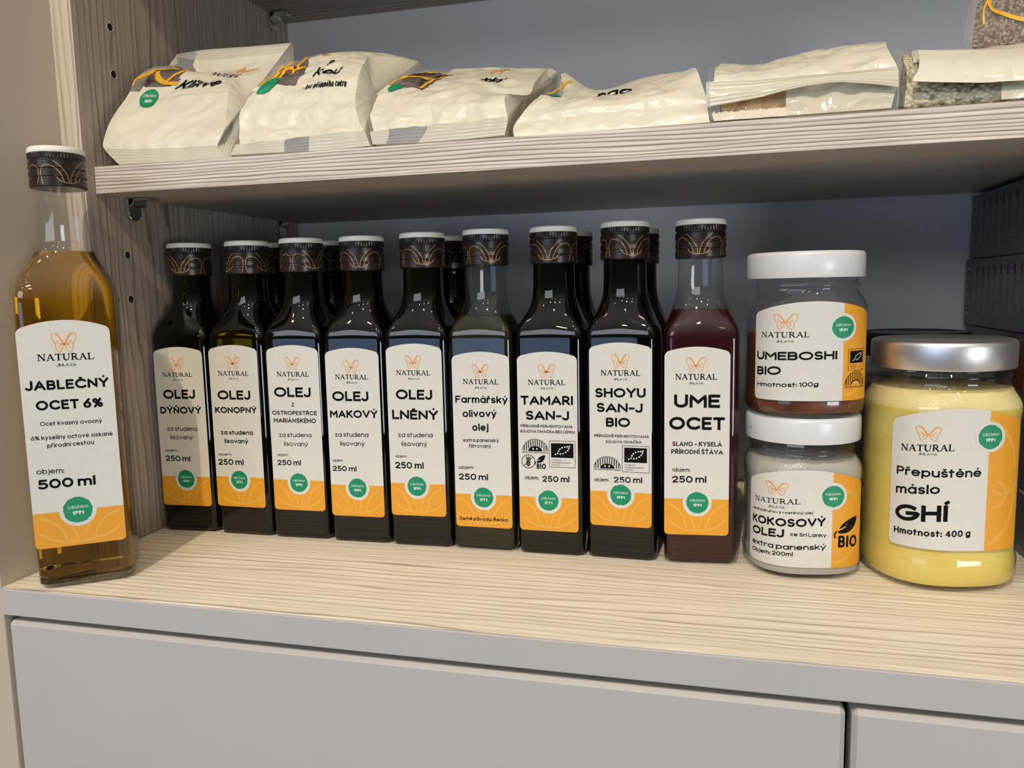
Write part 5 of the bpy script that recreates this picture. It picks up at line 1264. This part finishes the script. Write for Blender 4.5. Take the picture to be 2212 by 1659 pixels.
p = BagPrint(sh, B3, .68, .82, 0); butterfly(p, -6, 7, 0, 9, .6, 4, 1); bag_print(t, 'logo_print', p)

# 4
B4 = (-.06, .461, SHZ)
def m4(u, v):
    if v > .66 and u < .28 - .35 * (v - .66): return CLEAR
    return CREAM
t, sh, pr = bag('b4', 'long plain cream food bag sagging in the middle, fourth from the left', m4, BM, B4, 1.8, ('dried', 'dried_fruit', .5, .05, .95))
ystroke(t, sh, B4, [[(.08, .70), (.16, .76), (.22, .86), (.30, .93)]], .024)
p = BagPrint(sh, B4, .19, .70); p.disc(0, 0, 4.0, 1, 1, .05, 40, 7); bag_print(t, 'round_seal', p)
p = BagPrint(sh, B4, .52, .76, 0); p.text('ngo', -6, 15, 0, 0, 6.5, .2, 0, 1, .2); bag_print(t, 'product_name', p)

# 5 candied fruit, crimped strip hanging over the front
B5 = (.045, .461, SHZ)
def m5(u, v):
    if u < .48 and v < .40: return CLEAR
    if v < .40: return MILKY
    if u < .06: return CLEAR
    return CREAM
t, sh, pr = bag('b5', 'cream food bag with a crimped strip over sugared amber fruit, fifth from the left', m5, BM, B5, 1.7, ('ginger', 'candied_fruit_pieces', .55, .03, .97))
s = MB(); n = 40; rs = BAGS['b5']
for i in range(n):
    u0, u1 = .03 + .46 * i / n, .03 + .46 * (i + 1) / n
    hh = [.11 + .025 * noise.noise(Vector((q * 60, 3, 1))) for q in (u0, u1)]
    for k in range(4):
        q = [sh.at(u0, hh[0] * k / 4, -.0004), sh.at(u1, hh[1] * k / 4, -.0004), sh.at(u1, hh[1] * (k + 1) / 4, -.0004), sh.at(u0, hh[0] * (k + 1) / 4, -.0004)]
        s.add([tuple(a - Vector(B5)) for a in q] + [tuple(a - Vector(B5) + Vector((0, .004, 0))) for a in q], [(0, 1, 2, 3), (7, 6, 5, 4), (3, 2, 6, 7), (0, 3, 7, 4), (1, 5, 6, 2)])
s.build('loose_sugar', 'sugar', t)['kind'] = 'stuff'
def strip(key, t, base, name, matf, mats, thick=.0006, crease=.25):
    s2 = Sheet(BAGS[key], 60, 22, crease, 3, False); m_ = MB(); m_.uv = {}
    for side in (0, 1):
        for j in range(23):
            for i in range(61):
                m_.v.append(tuple(s2.P[j][i] + Vector((0, thick * side, 0)) - Vector(base))); m_.uv[len(m_.v) - 1] = (i / 60, j / 22 * 1.3)
    W_ = 61; N = 61 * 23
    for j in range(22):
        for i in range(60):
            a = j * W_ + i; mi = matf((i + .5) / 60, (j + .5) / 22)
            m_.f.append((a, a + 1, a + W_ + 1, a + W_)); m_.m.append(mi)
            m_.f.append((N + a, N + a + W_, N + a + W_ + 1, N + a + 1)); m_.m.append(mi)
    for i in range(60): m_.f.append((i, N + i, N + i + 1, i + 1)); m_.m.append(matf((i + .5) / 60, 0))
    m_.build(name, mats, t, smooth=60)
strip('b5f', t, B5, 'crimped_seal', lambda u, v: SEALC if u < .04 else SEAL, BM)

# 6 hemp seeds
B6 = (.125, .461, SHZ)
def m6(u, v):
    if u > .70 and v < .3: return MILKY
    if v > .55 and u > .15: return CREAM
    return CLEAR
t, sh, pr = bag('b6', 'clear food bag of pale green hemp seeds with a white band, sixth from the left', m6, BM, B6, .8, ('hemp', 'hemp_seeds', .75, .02, .98))
strip('b6f', t, B6, 'folded_seal', lambda u, v: CREAM, BM)
p = BagPrint(sh, B6, .62, .82, 0); p.text('S', -2, 5, 0, 0, 7, .2, 0, 1, .2); p.text('zu', 10, 22, 2, 2, 7, .2, 0, 1, .2); bag_print(t, 'product_name', p)

# 7 upright bag of grain behind
B7 = (.172, .55, SHZ)
def m7(u, v): return CREAM if v < .2 else CLEAR
BAGS['b7'].insert(0, [(p_[0], p_[1] - 6 + 4, 264.6) for p_ in BAGS['b7'][0]])
BAGS['b7'].insert(1, [(p_[0], p_[1] - 4, 288.0) for p_ in BAGS['b7'][1]])
t, sh, pr = bag('b7', 'upright clear food bag of brown grain at the top right behind the hemp seeds', m7, BM, B7, 1.0, ('grain', 'grain_seeds', .93, .14, .97))
ystroke(t, sh, B7, [[(.35, .68), (.34, .78), (.40, .86)], [(.36, .92), (.44, .80), (.6, .74), (.9, .66)], [(.44, .82), (.40, .88), (.36, .93)]], .03)
